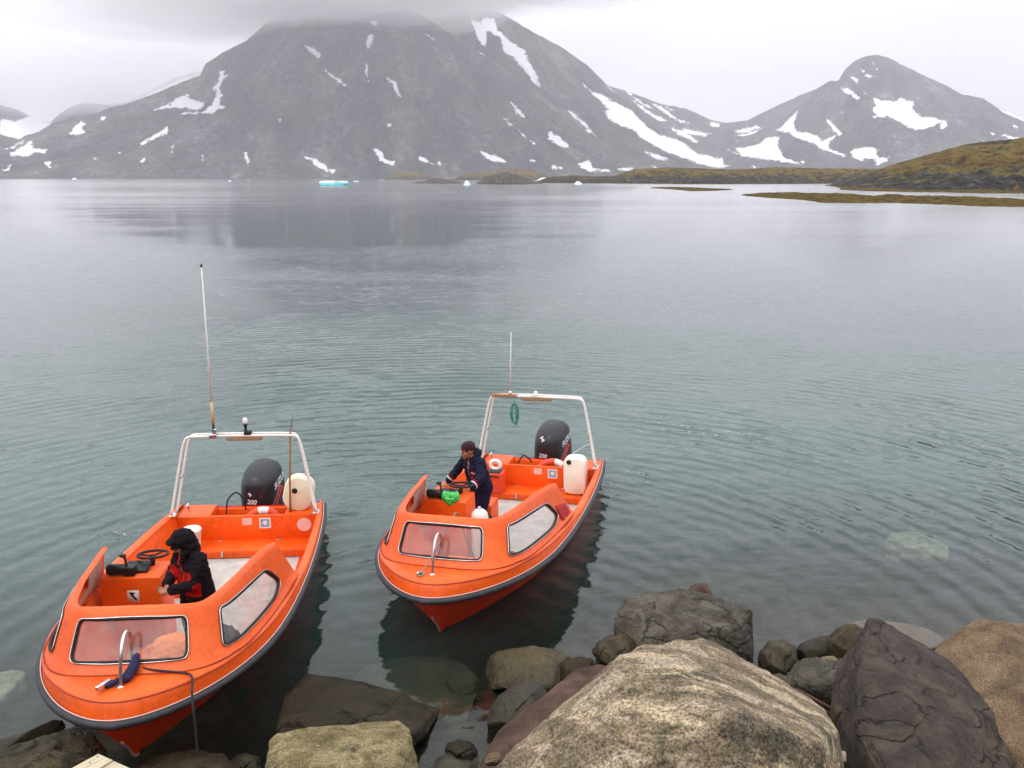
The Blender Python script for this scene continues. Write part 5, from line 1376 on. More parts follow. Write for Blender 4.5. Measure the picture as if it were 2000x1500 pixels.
for (x, y, z, h, r, lab) in ((.78, -.15, -.07, .77, .125, 'larger white fender standing by the helm console at the legs of the beanie wearer'), (.98, .02, -.06, .62, .10, 'smaller white fender beside the larger one, next to the navy trouser legs')):
    t = thing('fender', lab, 'fender', MBm, x, y, z, 'white fenders by the console')
    MB().lathe([(0, 0), (r * .5, .01), (r * .9, .05), (r, .12), (r, h - .14), (r * .88, h - .06), (r * .5, h - .015), (.0, h)], 22).build('fender_body', M_ringw, t)
    MB().lathe([(0, h - .01), (.022, h - .01), (.022, h + .03), (0, h + .03)], 12).build('fender_eye', M_refl, t)

# green bag crumpled over the console
M_green, N, L, P = new_mat('green_plastic_bag')
_v = coords(N, L); _n = noise(N, L, 14, _v, 4); _r = ramp(N, [(.35, (.004, .34, .045)), (.7, (.10, .72, .16))]); L.new(_n, _r.inputs['Fac']); L.new(_r.outputs['Color'], P.inputs['Base Color']); P.inputs['Roughness'].default_value = .3
bm = bmesh.new(); bmesh.ops.create_icosphere(bm, subdivisions=5, radius=1)
for v in bm.verts:
    c = np.array(v.co); n = float(fbm(c * 2.2, 4, .55, True)); k = 1 + .30 * (n - .3)
    if c[2] > .1 and abs(c[1]) < .65: k *= .60 + .3 * abs(c[1])
    v.co = Vector((c[0] * .075 * k, c[1] * .12 * k * (1 - .35 * max(0, -c[2])), c[2] * .12 * k))
me = bpy.data.meshes.new('plastic_bag'); bm.to_mesh(me); bm.free()
o = link('plastic_bag', me, M_green); o.matrix_world = MBm @ Matrix.Translation((.84, -.55, .86)); tag(o, 'bright green crumpled plastic bag on the helm console', 'bag')

# navy bag and buckle plate at the grab rail of the near boat
M_navyb = simple('navy_canvas', (.012, .012, .06), .8, var=.3, scale=20, bump=.5, bscale=120)
t = thing('canvas_bag', 'navy canvas bag with a metal plate, hanging at the foot of the bow rail', 'bag', MA, 2.9, 0, .83)
blob('bag_cloth', [((-.12, .055, .10), .030, (.0, .06, .055), .046), ((.0, .06, .055), .046, (.115, .035, .030), .040), ((.10, .02, .035), .028, (.17, -.06, .02), .022), ((.17, -.06, .02), .024, (.20, -.10, .015), .024)], [], .007, M_navyb, t, 2, .012, 22)
MB().box((.215, -.125, .03), (.15, .035, .045), rot=Matrix.Rotation(R_(-28), 4, 'Z'), bev=.006).build('metal_plate', M_chrome, t)
def rope(name, pts, r, mat, label, boat, n=6):
    P = spline([boat @ Vector(p) for p in pts], n); o = MB().tube(P, r, 7).build(name, mat); return tag(o, label, 'rope')
def rope_mat(name, a, b):
    m, N, L, P = new_mat(name); v = coords(N, L); w = nd(N, 'ShaderNodeTexWave', Scale=40, Distortion=1.5); L.new(v, w.inputs['Vector'])
    r = ramp(N, [(.3, a), (.7, b)]); L.new(w.outputs['Fac'], r.inputs['Fac']); L.new(r.outputs['Color'], P.inputs['Base Color']); P.inputs['Roughness'].default_value = .9; return m
M_ropeg = rope_mat('grey_green_rope', (.07, .10, .06), (.40, .40, .33)); M_roped = rope_mat('dark_rope', (.012, .010, .014), (.05, .04, .05)); M_ropet = rope_mat('teal_rope', (.01, .16, .11), (.10, .36, .27))
rope('mooring_rope', [(2.80, .06, .86), (2.86, .18, .845), (2.90, .40, .835), (2.93, .54, .83), (3.00, .60, .815), (3.11, .62, .74), (3.17, .64, .60), (3.17, .645, .3), (3.16, .65, -.05), (3.1, .7, -.3)], .011, M_roped, 'dark rope running over the foredeck and down the bow into the water', MA)
rope('mooring_rope', [(3.10, -.13, .83), (3.02, -.10, .87), (2.75, -.02, 1.05), (2.50, .07, 1.27), (2.44, .09, 1.315), (2.36, .11, 1.25), (2.30, .14, 1.0), (2.2, .2, .7), (2.1, .2, .5)], .008, M_ropeg, 'grey green rope from the foredeck cleat up over the windscreen top', MBm)
t = thing('rope_shackle', 'small knotted rope end with shackle lying on the foredeck beside the grab rail', 'shackle', MBm, 3.12, -.13, .81)
MB().tube(spline([(-.03, 0, .01), (-.02, .035, .02), (.03, .03, .01), (.04, -.01, .02), (.0, -.035, .01)], 5, True), .010, 7, closed=True).tube(spline([(.0, 0, .02), (.02, .02, .045), (.03, -.02, .03)], 4), .009, 6).build('knot', M_ropeg, t)
MB().box((.01, -.02, .03), (.05, .03, .03), bev=.008).build('shackle_pin', M_chrome, t)
rnd = random.Random(4); P = []
for k in range(11 * 20):
    a = 2 * math.pi * k / 20; w = .055 + .018 * math.sin(k * .037) + .012 * math.sin(k * .11); h = .17 + .02 * math.sin(k * .05)
    P.append((-2.05 + .02 * math.sin(k * .21) , -.375 + w * math.sin(a), 1.30 + h * math.cos(a) - .0))
P = [(-2.12, -.375, 1.60), (-2.06, -.37, 1.55)] + P + [(-2.05, -.33, 1.10)]
o = MB().tube([MBm @ Vector(p) for p in P], .0062, 6).build('rope_coil', M_ropet); tag(o, 'oval coil of teal green rope hanging from the white arch', 'rope coil')
o = MB().tube([MA @ Vector(p) for p in ((-2.20, .62, .36), (-2.17, .645, .95), (-2.14, .69, 1.66))], .0145, 8).build('wooden_pole', M_wood); tag(o, 'brown wooden pole leaning upright against the white arch', 'pole')

# bundles seen through the windows
def bundle(name, label, cat, boat, c, r, mat, seed, flat=1.0):
    bm = bmesh.new(); bmesh.ops.create_icosphere(bm, subdivisions=5, radius=1)
    for v in bm.verts:
        q = np.array(v.co); n = float(fbm(q * 1.6 + seed, 4, .5, True)); q = q * (1 + .38 * (n - .3)); v.co = Vector((q[0] * r[0], q[1] * r[1], max(q[2], -.55) * r[2]))
    me = bpy.data.meshes.new(name); bm.to_mesh(me); bm.free(); o = link(name, me, mat); o.matrix_world = boat @ Matrix.Translation(c); return tag(o, label, cat)
bundle('survival_suit', 'crumpled orange survival suit stowed behind the front window', 'clothing', MA, (2.12, .16, .52), (.30, .28, .17), M_orange2, 2)
bundle('dark_jacket', 'dark jacket heap behind the port side window', 'clothing', MA, (1.65, .46, .24), (.40, .24, .24), M_jblack, 5)
bundle('orange_sack', 'orange sack with brown strap behind the port side window', 'bag', MBm, (2.05, .42, .50), (.26, .20, .16), M_orange2, 9)
rope('strap', [(2.2, .40, .62), (2.12, .52, .67), (2.0, .60, .66), (1.86, .66, .58)], .022, M_wood, 'brown strap lying across the orange sack', MBm)
V, F = [], []
for i in range(7):
    for j in range(5):
        s_, t_ = 7.55 + i * .17, .02 + j * .13 - .02 * i; t_ = max(.0, t_)
        p = wall(s_, t_) + wall_n(s_, t_) * (.012 + .006 * math.sin(i * 2 + j)); V.append(p)
for i in range(6):
    for j in range(4): F.append((i * 5 + j, i * 5 + j + 1, (i + 1) * 5 + j + 1, (i + 1) * 5 + j))
M_cloth = simple('dark_red_cloth', (.38, .012, .018), .8, var=.2)
o = mesh('red_cloth', V, F, M_cloth); sm = o.modifiers.new('t', 'SOLIDIFY'); sm.thickness = .006; eval_mesh(o); o.matrix_world = MBm; tag(o, 'dark red cloth draped at the aft end of the windscreen', 'cloth')
# ================================================================== rocks along the shore
def rock_material(name, stops, speck=((.55, .5, .45), (1.5, 1.45, 1.4)), sscale=60, patch=None, pscale=2.2, pth=.55, streak=None, streak_rot=(0, .6, .4), streak_sc=(1.2, 9, 9), rough=.8, bump=.5, bscale=22, lichen=None, wet=0.0, crack=.0, band=None):
    m, N, L, P = new_mat(name); v = coords(N, L)
    n1 = noise(N, L, 3.2, v if band is None else coords(N, L, *band), 8, .66, .6); r = ramp(N, stops); L.new(n1, r.inputs['Fac']); c = r.outputs['Color']
    if streak:
        sv = coords(N, L, streak_sc, streak_rot); sn = noise(N, L, 1.0, sv, 6, .6, .8)
        k = nd(N, 'ShaderNodeMapRange'); k.inputs['From Min'].default_value = .52; k.inputs['From Max'].default_value = .62; k.inputs['To Max'].default_value = .8; L.new(sn, k.inputs['Value'])
        c = mixc(N, L, k.outputs[0], c, streak)
    if patch:
        pn = noise(N, L, pscale, v, 7, .62, .4)
        k = nd(N, 'ShaderNodeMapRange'); k.inputs['From Min'].default_value = pth; k.inputs['From Max'].default_value = pth + .09; k.inputs['To Max'].default_value = .85; L.new(pn, k.inputs['Value'])
        c = mixc(N, L, k.outputs[0], c, patch)
    s1 = noise(N, L, sscale, v, 4, .75); sr = ramp(N, [(.36, speck[0]), (.62, speck[1])]); L.new(s1, sr.inputs['Fac'])
    c = mixc(N, L, .9, c, sr.outputs['Color'], 'MULTIPLY')
    if lichen:
        ln = noise(N, L, 9, v, 6, .7); k = nd(N, 'ShaderNodeMapRange'); k.inputs['From Min'].default_value = .58; k.inputs['From Max'].default_value = .66; k.inputs['To Max'].default_value = .7; L.new(ln, k.inputs['Value'])
        c = mixc(N, L, k.outputs[0], c, lichen)
    # wet, weedy foot just above the water
    geo = N.new('ShaderNodeNewGeometry'); sp = N.new('ShaderNodeSeparateXYZ'); L.new(geo.outputs['Position'], sp.inputs[0])
    wz = math_(N, L, 'SUBTRACT', 1.0, math_(N, L, 'MULTIPLY', math_(N, L, 'ADD', sp.outputs['Z'], math_(N, L, 'MULTIPLY', n1, -.35)), 6.0), True)
    c = mixc(N, L, math_(N, L, 'MULTIPLY', wz, .8), c, (.020, .016, .008)); L.new(c, P.inputs['Base Color']); P.inputs['Specular IOR Level'].default_value = .25
    rr = nd(N, 'ShaderNodeMapRange'); rr.inputs['To Min'].default_value = rough; rr.inputs['To Max'].default_value = .22; L.new(math_(N, L, 'MAXIMUM', wz, wet), rr.inputs['Value']); L.new(rr.outputs[0], P.inputs['Roughness'])
    h = math_(N, L, 'ADD', math_(N, L, 'MULTIPLY', noise(N, L, bscale, v, 7, .68), 1.0), math_(N, L, 'MULTIPLY', s1, .25))
    if crack:
        wv = N.new('ShaderNodeVectorMath'); wv.operation = 'ADD'; L.new(coords(N, L, (1, 1, 2.2), (.5, .4, .2)), wv.inputs[0])
        cn = nd(N, 'ShaderNodeTexNoise', Scale=3.0, Detail=5.0); L.new(v, cn.inputs['Vector']); cs_ = N.new('ShaderNodeVectorMath'); cs_.operation = 'SCALE'; cs_.inputs['Scale'].default_value = .45; L.new(cn.outputs['Color'], cs_.inputs[0]); L.new(cs_.outputs[0], wv.inputs[1])
        vo = nd(N, 'ShaderNodeTexVoronoi', Scale=1.9); vo.feature = 'DISTANCE_TO_EDGE'; L.new(wv.outputs[0], vo.inputs['Vector'])
        ck = nd(N, 'ShaderNodeMapRange'); ck.inputs['From Max'].default_value = .030; ck.inputs['To Min'].default_value = 1; ck.inputs['To Max'].default_value = 0; L.new(vo.outputs['Distance'], ck.inputs['Value'])
        mk = nd(N, 'ShaderNodeMapRange'); mk.inputs['From Min'].default_value = .47; mk.inputs['From Max'].default_value = .56; L.new(noise(N, L, 2.3, v, 3), mk.inputs['Value'])
        ckm = math_(N, L, 'MULTIPLY', math_(N, L, 'MULTIPLY', ck.outputs[0], mk.outputs[0]), crack)
        h = math_(N, L, 'SUBTRACT', h, math_(N, L, 'MULTIPLY', ckm, 1.2)); L.new(mixc(N, L, ckm, c, (.010, .008, .007)), P.inputs['Base Color'])
    b = nd(N, 'ShaderNodeBump', Strength=bump, Distance=.05); L.new(h, b.inputs['Height']); L.new(b.outputs[0], P.inputs['Normal'])
    return m
MR_gneiss = rock_material('pale_gneiss', [(.30, (.045, .044, .036)), (.40, (.105, .092, .064)), (.47, (.18, .145, .10)), (.53, (.25, .20, .145)), (.60, (.385, .345, .27)), (.68, (.215, .18, .13)), (.78, (.09, .08, .055))],
                          speck=((.16, .14, .11), (1.9, 1.8, 1.65)), sscale=52, band=((.72, 1.15, .95), (.2, -.5, .9)), patch=(.075, .074, .062), pscale=1.1, pth=.56, streak=(.50, .42, .30), streak_rot=(.25, .9, .75), streak_sc=(.7, 3.5, 5), bump=.8, lichen=(.16, .13, .05), bscale=20)
MR_slab = rock_material('dark_purple_slab', [(.3, (.024, .019, .016)), (.5, (.056, .045, .037)), (.65, (.088, .071, .056)), (.8, (.05, .042, .025))], speck=((.75, .72, .70), (1.25, 1.2, 1.2)), sscale=90, patch=(.050, .046, .020), pscale=1.3, pth=.60, streak=(.040, .030, .025), streak_rot=(.3, .2, .5), streak_sc=(1.5, 6, 16), bump=.8, bscale=10, crack=.9)
MR_grey = rock_material('grey_brown_rock', [(.3, (.030, .024, .018)), (.48, (.075, .068, .055)), (.6, (.13, .12, .10)), (.75, (.07, .055, .04))], speck=((.6, .55, .5), (1.4, 1.35, 1.3)), sscale=70, patch=(.035, .026, .018), pscale=1.8, pth=.53, bump=.9, bscale=12, lichen=(.12, .115, .085), crack=.7)
MR_olive = rock_material('olive_granite', [(.3, (.055, .046, .018)), (.45, (.15, .125, .06)), (.58, (.27, .23, .13)), (.72, (.15, .13, .05))], speck=((.38, .35, .28), (1.6, 1.55, 1.45)), sscale=50, patch=(.040, .032, .012), pscale=2.8, pth=.56, bump=.8, bscale=16, lichen=(.32, .28, .18))
MR_tan = rock_material('coarse_tan_granite', [(.3, (.060, .042, .026)), (.5, (.145, .100, .060)), (.7, (.21, .155, .10))], speck=((.22, .2, .18), (1.9, 1.8, 1.7)), sscale=85, patch=(.06, .048, .03), pscale=1.4, pth=.54, bump=.7, bscale=40)
MR_brown = rock_material('reddish_brown_rock', [(.3, (.030, .016, .011)), (.5, (.070, .040, .029)), (.7, (.12, .074, .056))], speck=((.8, .78, .75), (1.2, 1.2, 1.2)), sscale=80, bump=.4, bscale=12, patch=(.03, .018, .012), pscale=1.6, pth=.56)
MR_wet = rock_material('wet_dark_rock', [(.3, (.012, .009, .004)), (.46, (.040, .032, .015)), (.58, (.095, .078, .042)), (.75, (.035, .030, .012))], speck=((.5, .48, .4), (1.6, 1.55, 1.4)), sscale=55, bump=1.0, bscale=9, wet=.5, crack=.6, patch=(.010, .008, .004), pscale=2.4, pth=.52)
MR_weed = rock_material('weedy_rock', [(.3, (.035, .022, .006)), (.5, (.085, .058, .018)), (.7, (.17, .12, .03))], speck=((.4, .36, .3), (1.6, 1.5, 1.3)), sscale=40, bump=1.0, bscale=30)
MR_pale = rock_material('pale_flat_rock', [(.3, (.30, .25, .20)), (.5, (.44, .38, .31)), (.7, (.50, .45, .38))], speck=((.85, .84, .82), (1.1, 1.1, 1.1)), sscale=60, bump=.3)
M_pgreen = simple('pale_submerged_rock', (.52, .47, .34), .8, var=.5, scale=7, bump=.6, bscale=12)
M_dsub = simple('brown_submerged_rock', (.035, .026, .012), .8, var=.5, scale=5, bump=.6, bscale=14)

def rock(label, outline, dt, db, thick, mat, inner=(), bulge=.12, voxel=.02, amp=.02, fs=2.0, seed=0, z=None, step=0.0, smooth=1, name='boulder', group=None, cracks=0.0, ring=True, facets=7):
    OD = [q[2] if len(q) > 2 else None for q in outline]; O = np.array([q[:2] for q in outline], float); v0, v1 = O[:, 1].min(), O[:, 1].max(); c = O.mean(0)
    def dep(v): return dt + (db - dt) * (v - v0) / max(1, v1 - v0)
    P = []
    if z is not None:
        P += [at_z(u, v, z) for u, v in O]; P += [at_z(*(c + (np.array(q) - c) * .9), z) + np.array([0, 0, -thick]) for q in O]
        P += [at_z(c[0], c[1], z) + np.array([0, 0, bulge * .5])]
    elif OD[0] is not None:
        P += [at_d(u, v, d) for (u, v), d in zip(O, OD)] + [at_d(u, v, d) for u, v, d in inner]
        P += [at_d(*(c + (q - c) * .80), d + thick) for q, d in zip(O, OD)]
    else:
        P += [at_d(u, v, dep(v)) for u, v in O]
        for f in ((.62,) if ring else ()): P += [at_d(*(c + (q - c) * f), dep((c + (q - c) * f)[1]) - bulge) for q in O]
        P += [at_d(u, v, dep(v) + d) for u, v, d in inner]
        P += [at_d(*(c + (q - c) * .80), dep((c + (q - c) * .8)[1]) + thick) for q in O]
    P = np.array(P); org = P.mean(0)
    bm = bmesh.new()
    for p in P - org: bm.verts.new(p)
    r_ = bmesh.ops.convex_hull(bm, input=bm.verts)
    dead = [v for v in bm.verts if not v.link_faces]
    if dead: bmesh.ops.delete(bm, geom=dead, context='VERTS')
    me = bpy.data.meshes.new(name); bm.to_mesh(me); bm.free()
    o = link(name, me, mat); md = o.modifiers.new('r', 'REMESH'); md.mode = 'VOXEL'; md.voxel_size = voxel
    m2 = o.modifiers.new('s', 'SMOOTH'); m2.iterations = smooth; m2.factor = .6
    eval_mesh(o); me = o.data; n = len(me.vertices)
    co = np.empty(n * 3, np.float32); no = np.empty(n * 3, np.float32); me.vertices.foreach_get('co', co); me.vertices.foreach_get('normal', no)
    co = co.reshape(-1, 3).astype(float); no = no.reshape(-1, 3)
    q = co * fs + seed * 3.7
    rr_ = np.random.RandomState(100 + seed)
    for _ in range(facets):
        nn = rr_.normal(size=3); nn[1] = -abs(nn[1]) - .2; nn /= np.linalg.norm(nn); h_ = co @ nn; o_ = np.quantile(h_, rr_.uniform(.90, .985))
        co = co - nn * (np.maximum(0, h_ - o_) * .85)[:, None]
    d = fbm(q, 5, .55) * 1.0 + fbm(q * 1.7 + 8, 3, .5, True) * .45 - .12
    if step:
        s_ = perlin(q * np.array([.7, .7, 1.6]) + 30) * 5 + q[:, 2] * .8 + q[:, 0] * .5
        f = s_ - np.floor(s_); d = d + step * (np.clip(f * 5, 0, 1) - f)
    if cracks:
        w = np.abs(perlin(q * np.array([.8, .8, 2.2]) * .9 + 50)); d = d - cracks * np.exp(-(w / .018) ** 2) * (perlin(q * .5 + 70) > -.05)
    co = co + no * (d * amp)[:, None]
    me.vertices.foreach_set('co', co.astype(np.float32).reshape(-1)); me.update()
    me.polygons.foreach_set('use_smooth', [True] * len(me.polygons))
    if not me.materials: me.materials.append(mat)
    o.location = org
    return tag(o, label, 'rock', group or 'boulders along the shore')

rock('largest pale gneiss boulder, streaked tan and grey, front centre right of the frame', [(1212, 1280, 5.9), (1255, 1264, 6.2), (1325, 1251, 6.5), (1370, 1248, 6.7), (1404, 1261, 6.7), (1492, 1308, 6.5), (1608, 1386, 6.1), (1636, 1430, 5.8), (1652, 1530, 5.5), (1640, 1700, 5.3), (1300, 1760, 4.9), (860, 1700, 4.9), (930, 1560, 5.1), (1008, 1460, 5.4), (1110, 1367, 5.7)],
     0, 0, 1.2, MR_gneiss, inner=[(1232, 1305, 5.55), (1318, 1308, 5.50), (1440, 1392, 5.02), (1592, 1452, 5.12), (1450, 1560, 4.85), (1180, 1430, 5.05), (1060, 1560, 4.85), (1620, 1600, 5.1), (1300, 1480, 4.86)], voxel=.018, amp=.034, fs=2.1, seed=1, smooth=1, cracks=.7, step=.2, facets=0)
rock('dark grey brown block standing in the water behind the pale gneiss boulder', [(1194, 1262), (1200, 1212), (1222, 1168), (1262, 1158), (1330, 1150), (1385, 1163), (1476, 1195), (1480, 1250), (1482, 1310), (1420, 1355), (1290, 1360), (1205, 1320)], 9.8, 9.0, .9, MR_grey,
     inner=[(1232, 1180, -.18), (1330, 1178, -.20), (1466, 1210, -.10), (1225, 1290, -.25), (1290, 1330, -.42), (1400, 1240, -.36), (1440, 1330, -.34)], voxel=.016, amp=.026, fs=2.8, seed=2, step=.5, smooth=0, cracks=.8, ring=False, facets=14)
rock('small brown rock peeping over the top of the dark grey brown block', [(1340, 1156), (1358, 1138), (1378, 1140), (1392, 1158), (1398, 1185), (1345, 1185)], 10.3, 10.1, .3, MR_brown, amp=.02, voxel=.018, fs=5, seed=3)
rock('small dark rounded rock at the lower left foot of the dark grey brown block', [(1156, 1278), (1166, 1256), (1190, 1243), (1222, 1236), (1250, 1262), (1250, 1310), (1205, 1318), (1165, 1302)], 9.35, 8.95, .4, MR_wet, amp=.03, voxel=.016, fs=4, seed=4)
rock('mossy tan boulder at the water edge below the farther boat', [(943, 1312), (952, 1290), (975, 1271), (1012, 1265), (1062, 1265), (1098, 1274), (1120, 1290), (1128, 1335), (1090, 1352), (1030, 1358), (968, 1368), (948, 1345)], 9.35, 8.75, .6, MR_olive, inner=[(985, 1292, -.12), (1060, 1288, -.14), (1010, 1335, -.25), (1090, 1325, -.22)], ring=False, amp=.03, voxel=.018, fs=3, seed=5, step=.3, cracks=.3)
rock('small brown olive stone wedged right of the mossy tan boulder', [(1088, 1302), (1104, 1287), (1132, 1282), (1158, 1288), (1170, 1330), (1110, 1350)], 9.2, 8.8, .4, MR_weed, amp=.025, voxel=.016, fs=5, seed=6)
rock('smooth grey olive stone in front of the mossy tan boulder', [(955, 1385), (972, 1358), (1000, 1340), (1035, 1330), (1060, 1335), (1072, 1352), (1062, 1405), (1020, 1450), (975, 1450), (950, 1415)], 8.65, 8.0, .5, MR_grey, amp=.025, voxel=.016, fs=3, seed=7)
rock('long reddish brown slab leaning against the pale gneiss boulder', [(1195, 1305), (1168, 1298), (1132, 1305), (1085, 1343), (1022, 1388), (972, 1430), (960, 1452), (925, 1520), (900, 1620), (1040, 1620), (1190, 1450), (1240, 1340)], 8.3, 6.5, .6, MR_brown, amp=.03, voxel=.02, fs=1.8, seed=8, smooth=5, bulge=.1)
rock('small sandy stone lying on the lower end of the reddish brown slab', [(946, 1484), (958, 1471), (974, 1470), (982, 1484), (968, 1497), (950, 1497)], 6.7, 6.6, .12, MR_tan, bulge=.03, amp=.012, voxel=.008, fs=9, seed=9)
rock('half submerged wet dark slab with a sharp ridge between the two boats', [(600, 1316), (690, 1330), (780, 1352), (858, 1388), (840, 1428), (800, 1462), (700, 1530), (520, 1530), (500, 1450), (535, 1400), (562, 1355)], 9.15, 7.3, .8, MR_wet, inner=[(625, 1340, -.08), (720, 1390, -.26), (800, 1435, -.30)], ring=False, bulge=.05, amp=.035, voxel=.02, fs=2, seed=10, step=.3)
rock('olive mottled boulder at the bottom edge in front of the wet dark slab', [(527, 1448), (545, 1432), (600, 1423), (655, 1420), (705, 1417), (745, 1411), (780, 1409), (800, 1426), (808, 1465), (822, 1520), (830, 1640), (510, 1640), (515, 1520)], 7.1, 5.8, .9, MR_olive, inner=[(575, 1448, -.10), (700, 1440, -.14), (785, 1432, -.08), (600, 1520, -.4), (760, 1520, -.42)], ring=False, amp=.03, step=.3, voxel=.018, fs=2.2, seed=11, cracks=.3)
rock('pinkish grey flat slab at the left edge under the near bow', [(-90, 1470), (0, 1446), (60, 1430), (112, 1411), (138, 1416), (122, 1434), (60, 1460), (0, 1480), (-80, 1500)], 8.05, 7.85, .5, MR_brown, bulge=.03, amp=.02, voxel=.018, fs=2.5, seed=12)
rock('dark layered rock below the pinkish slab beside the planks', [(-90, 1500), (40, 1475), (105, 1445), (150, 1424), (178, 1430), (205, 1470), (215, 1530), (60, 1620), (-90, 1620)], 7.9, 6.6, .8, MR_wet, inner=[(110, 1460, -.12)], amp=.04, voxel=.02, fs=2.2, seed=13, step=.8, cracks=.5)
rock('low wet rock right of the planks under the keel of the near boat', [(260, 1510), (300, 1480), (380, 1462), (440, 1475), (470, 1520), (460, 1620), (250, 1640)], 7.75, 6.4, .6, MR_wet, amp=.04, voxel=.02, fs=2.2, seed=14)
rock('dark rounded stone right of the dark grey brown block', [(1484, 1272), (1500, 1254), (1530, 1249), (1552, 1262), (1560, 1292), (1545, 1325), (1508, 1335), (1478, 1305)], 9.3, 8.85, .4, MR_wet, amp=.025, voxel=.015, fs=4, seed=15)
rock('jagged grey stone between the pale gneiss boulder and the purple brown slab', [(1536, 1328), (1552, 1300), (1570, 1290), (1592, 1287), (1604, 1295), (1650, 1290), (1660, 1340), (1625, 1380), (1560, 1365)], 8.95, 8.2, .5, MR_grey, inner=[(1560, 1312, -.14), (1640, 1310, -.16), (1600, 1350, -.2)], ring=False, amp=.04, voxel=.015, fs=4, seed=16, step=.6)
rock('brown weed covered rock left of the purple brown slab tip', [(1618, 1250), (1632, 1230), (1655, 1219), (1675, 1219), (1690, 1236), (1690, 1275), (1655, 1300), (1612, 1295)], 9.75, 9.2, .5, MR_weed, amp=.035, voxel=.016, fs=6, seed=17)
rock('low ochre rock fringed with yellow weed beside the brown weed covered rock', [(1548, 1272), (1572, 1252), (1600, 1243), (1625, 1240), (1635, 1275), (1610, 1300), (1560, 1295)], 9.8, 9.3, .5, MR_weed, amp=.03, voxel=.016, fs=4, seed=18)
rock('small grey green pebble shaped stone on top of the jagged grey stone', [(1596, 1291), (1608, 1282), (1628, 1281), (1644, 1291), (1630, 1299), (1605, 1299)], 8.95, 8.85, .2, MR_olive, bulge=.03, amp=.012, voxel=.010, fs=7, seed=19)
rock('large purple brown slab with cracked face, right side of the shore', [(1698, 1207, 8.1), (1716, 1208, 8.15), (1800, 1257, 8.2), (1852, 1289, 8.2), (1930, 1337, 8.0), (1964, 1374, 7.7), (1992, 1427, 7.4), (2006, 1500, 7.0), (1992, 1680, 6.6), (1780, 1720, 5.9), (1650, 1660, 6.8), (1628, 1480, 7.2), (1615, 1420, 7.5), (1638, 1305, 7.95), (1666, 1284, 7.95)],
     0, 0, 1.0, MR_slab, inner=[(1694, 1250, 7.7), (1692, 1310, 7.15), (1706, 1400, 6.6), (1762, 1500, 6.15), (1850, 1620, 5.9), (1880, 1400, 7.0)], voxel=.016, amp=.026, fs=2.0, seed=20, step=.35, smooth=0, cracks=1.0, facets=3)
rock('coarse tan granite boulder at the right edge behind the purple brown slab', [(1820, 1275), (1850, 1246), (1885, 1222), (1918, 1208), (1946, 1214), (1975, 1238), (2000, 1230), (2060, 1226), (2140, 1290), (2160, 1640), (1960, 1640), (1900, 1420)], 8.6, 6.3, 1.0, MR_tan, inner=[(1935, 1250, -.10), (1900, 1320, -.2), (2000, 1300, -.3), (2060, 1400, -.4)], ring=False, voxel=.02, amp=.03, fs=1.8, seed=21)
rock('pale flat rock just above the water behind the purple brown slab', [(1655, 1225), (1668, 1212), (1702, 1208), (1762, 1215), (1812, 1226), (1850, 1248), (1830, 1264), (1780, 1270), (1700, 1262)], 0, 0, .4, MR_pale, z=.09, bulge=.04, amp=.015, voxel=.016, fs=2.5, seed=22)
rock('tiny pale stone deep in the gap left of the purple brown slab', [(1636, 1482), (1644, 1466), (1656, 1468), (1660, 1486), (1648, 1494)], 7.0, 6.95, .08, MR_pale, bulge=.02, amp=.008, voxel=.008, fs=9, seed=23)
# stones lying under water
SUB = 'stones under the water surface'
rock('pale greenish stone under water far right, above the pale flat rock', [(1725, 1052), (1745, 1040), (1790, 1038), (1815, 1050), (1858, 1068), (1850, 1080), (1800, 1076), (1750, 1066)], 0, 0, .3, M_pgreen, z=-.42, bulge=.05, amp=.10, voxel=.025, fs=3, seed=30, name='submerged_rock', group=SUB)
rock('pale green stone under water at the left edge beside the near bow', [(-80, 1320), (0, 1306), (30, 1305), (48, 1316), (20, 1345), (-10, 1360), (-90, 1355)], 0, 0, .3, M_pgreen, z=-.42, bulge=.04, amp=.08, voxel=.025, fs=3, seed=31, name='submerged_rock', group=SUB)
rock('broad brown slab under water between the two bows', [(660, 1330), (700, 1300), (800, 1278), (900, 1290), (940, 1330), (930, 1385), (880, 1400), (800, 1370)], 0, 0, .3, M_dsub, z=-.13, bulge=.06, amp=.05, voxel=.025, fs=2, seed=33, name='submerged_rock', group=SUB)
rock('rounded olive stone under water left of the mossy tan boulder', [(870, 1330), (890, 1312), (922, 1310), (935, 1328), (920, 1348), (885, 1350)], 0, 0, .2, M_dsub, z=-.06, bulge=.08, amp=.03, voxel=.02, fs=4, seed=34, name='submerged_rock', group=SUB)
# unseen foot of the bank: a few dark stones that close the gaps between the boulders
for k, (u, v, d, s) in enumerate([(1180, 1345, 8.6, .28), (1660, 1400, 7.4, .30), (1520, 1345, 8.5, .25), (900, 1470, 7.9, .22), (1700, 1300, 8.5, .3), (480, 1500, 7.6, .25)]):
    a = [(u + s * 150 * math.cos(q) * (1 + .2 * math.sin(3 * q + k)), v + s * 120 * math.sin(q)) for q in np.linspace(0, 2 * math.pi, 9)[:-1]]
    rock(['dark filler stone behind the long reddish brown slab', 'dark stone in the gap left of the purple brown slab', 'dark stone under the jagged grey stone', 'dark wet stone in the pool left of the reddish brown slab',
          'dark stone behind the tip of the purple brown slab', 'dark wet stone left of the olive mottled boulder'][k], a, d + .1, d - .2, .4, MR_wet, amp=.03, voxel=.02, fs=4, seed=40 + k)
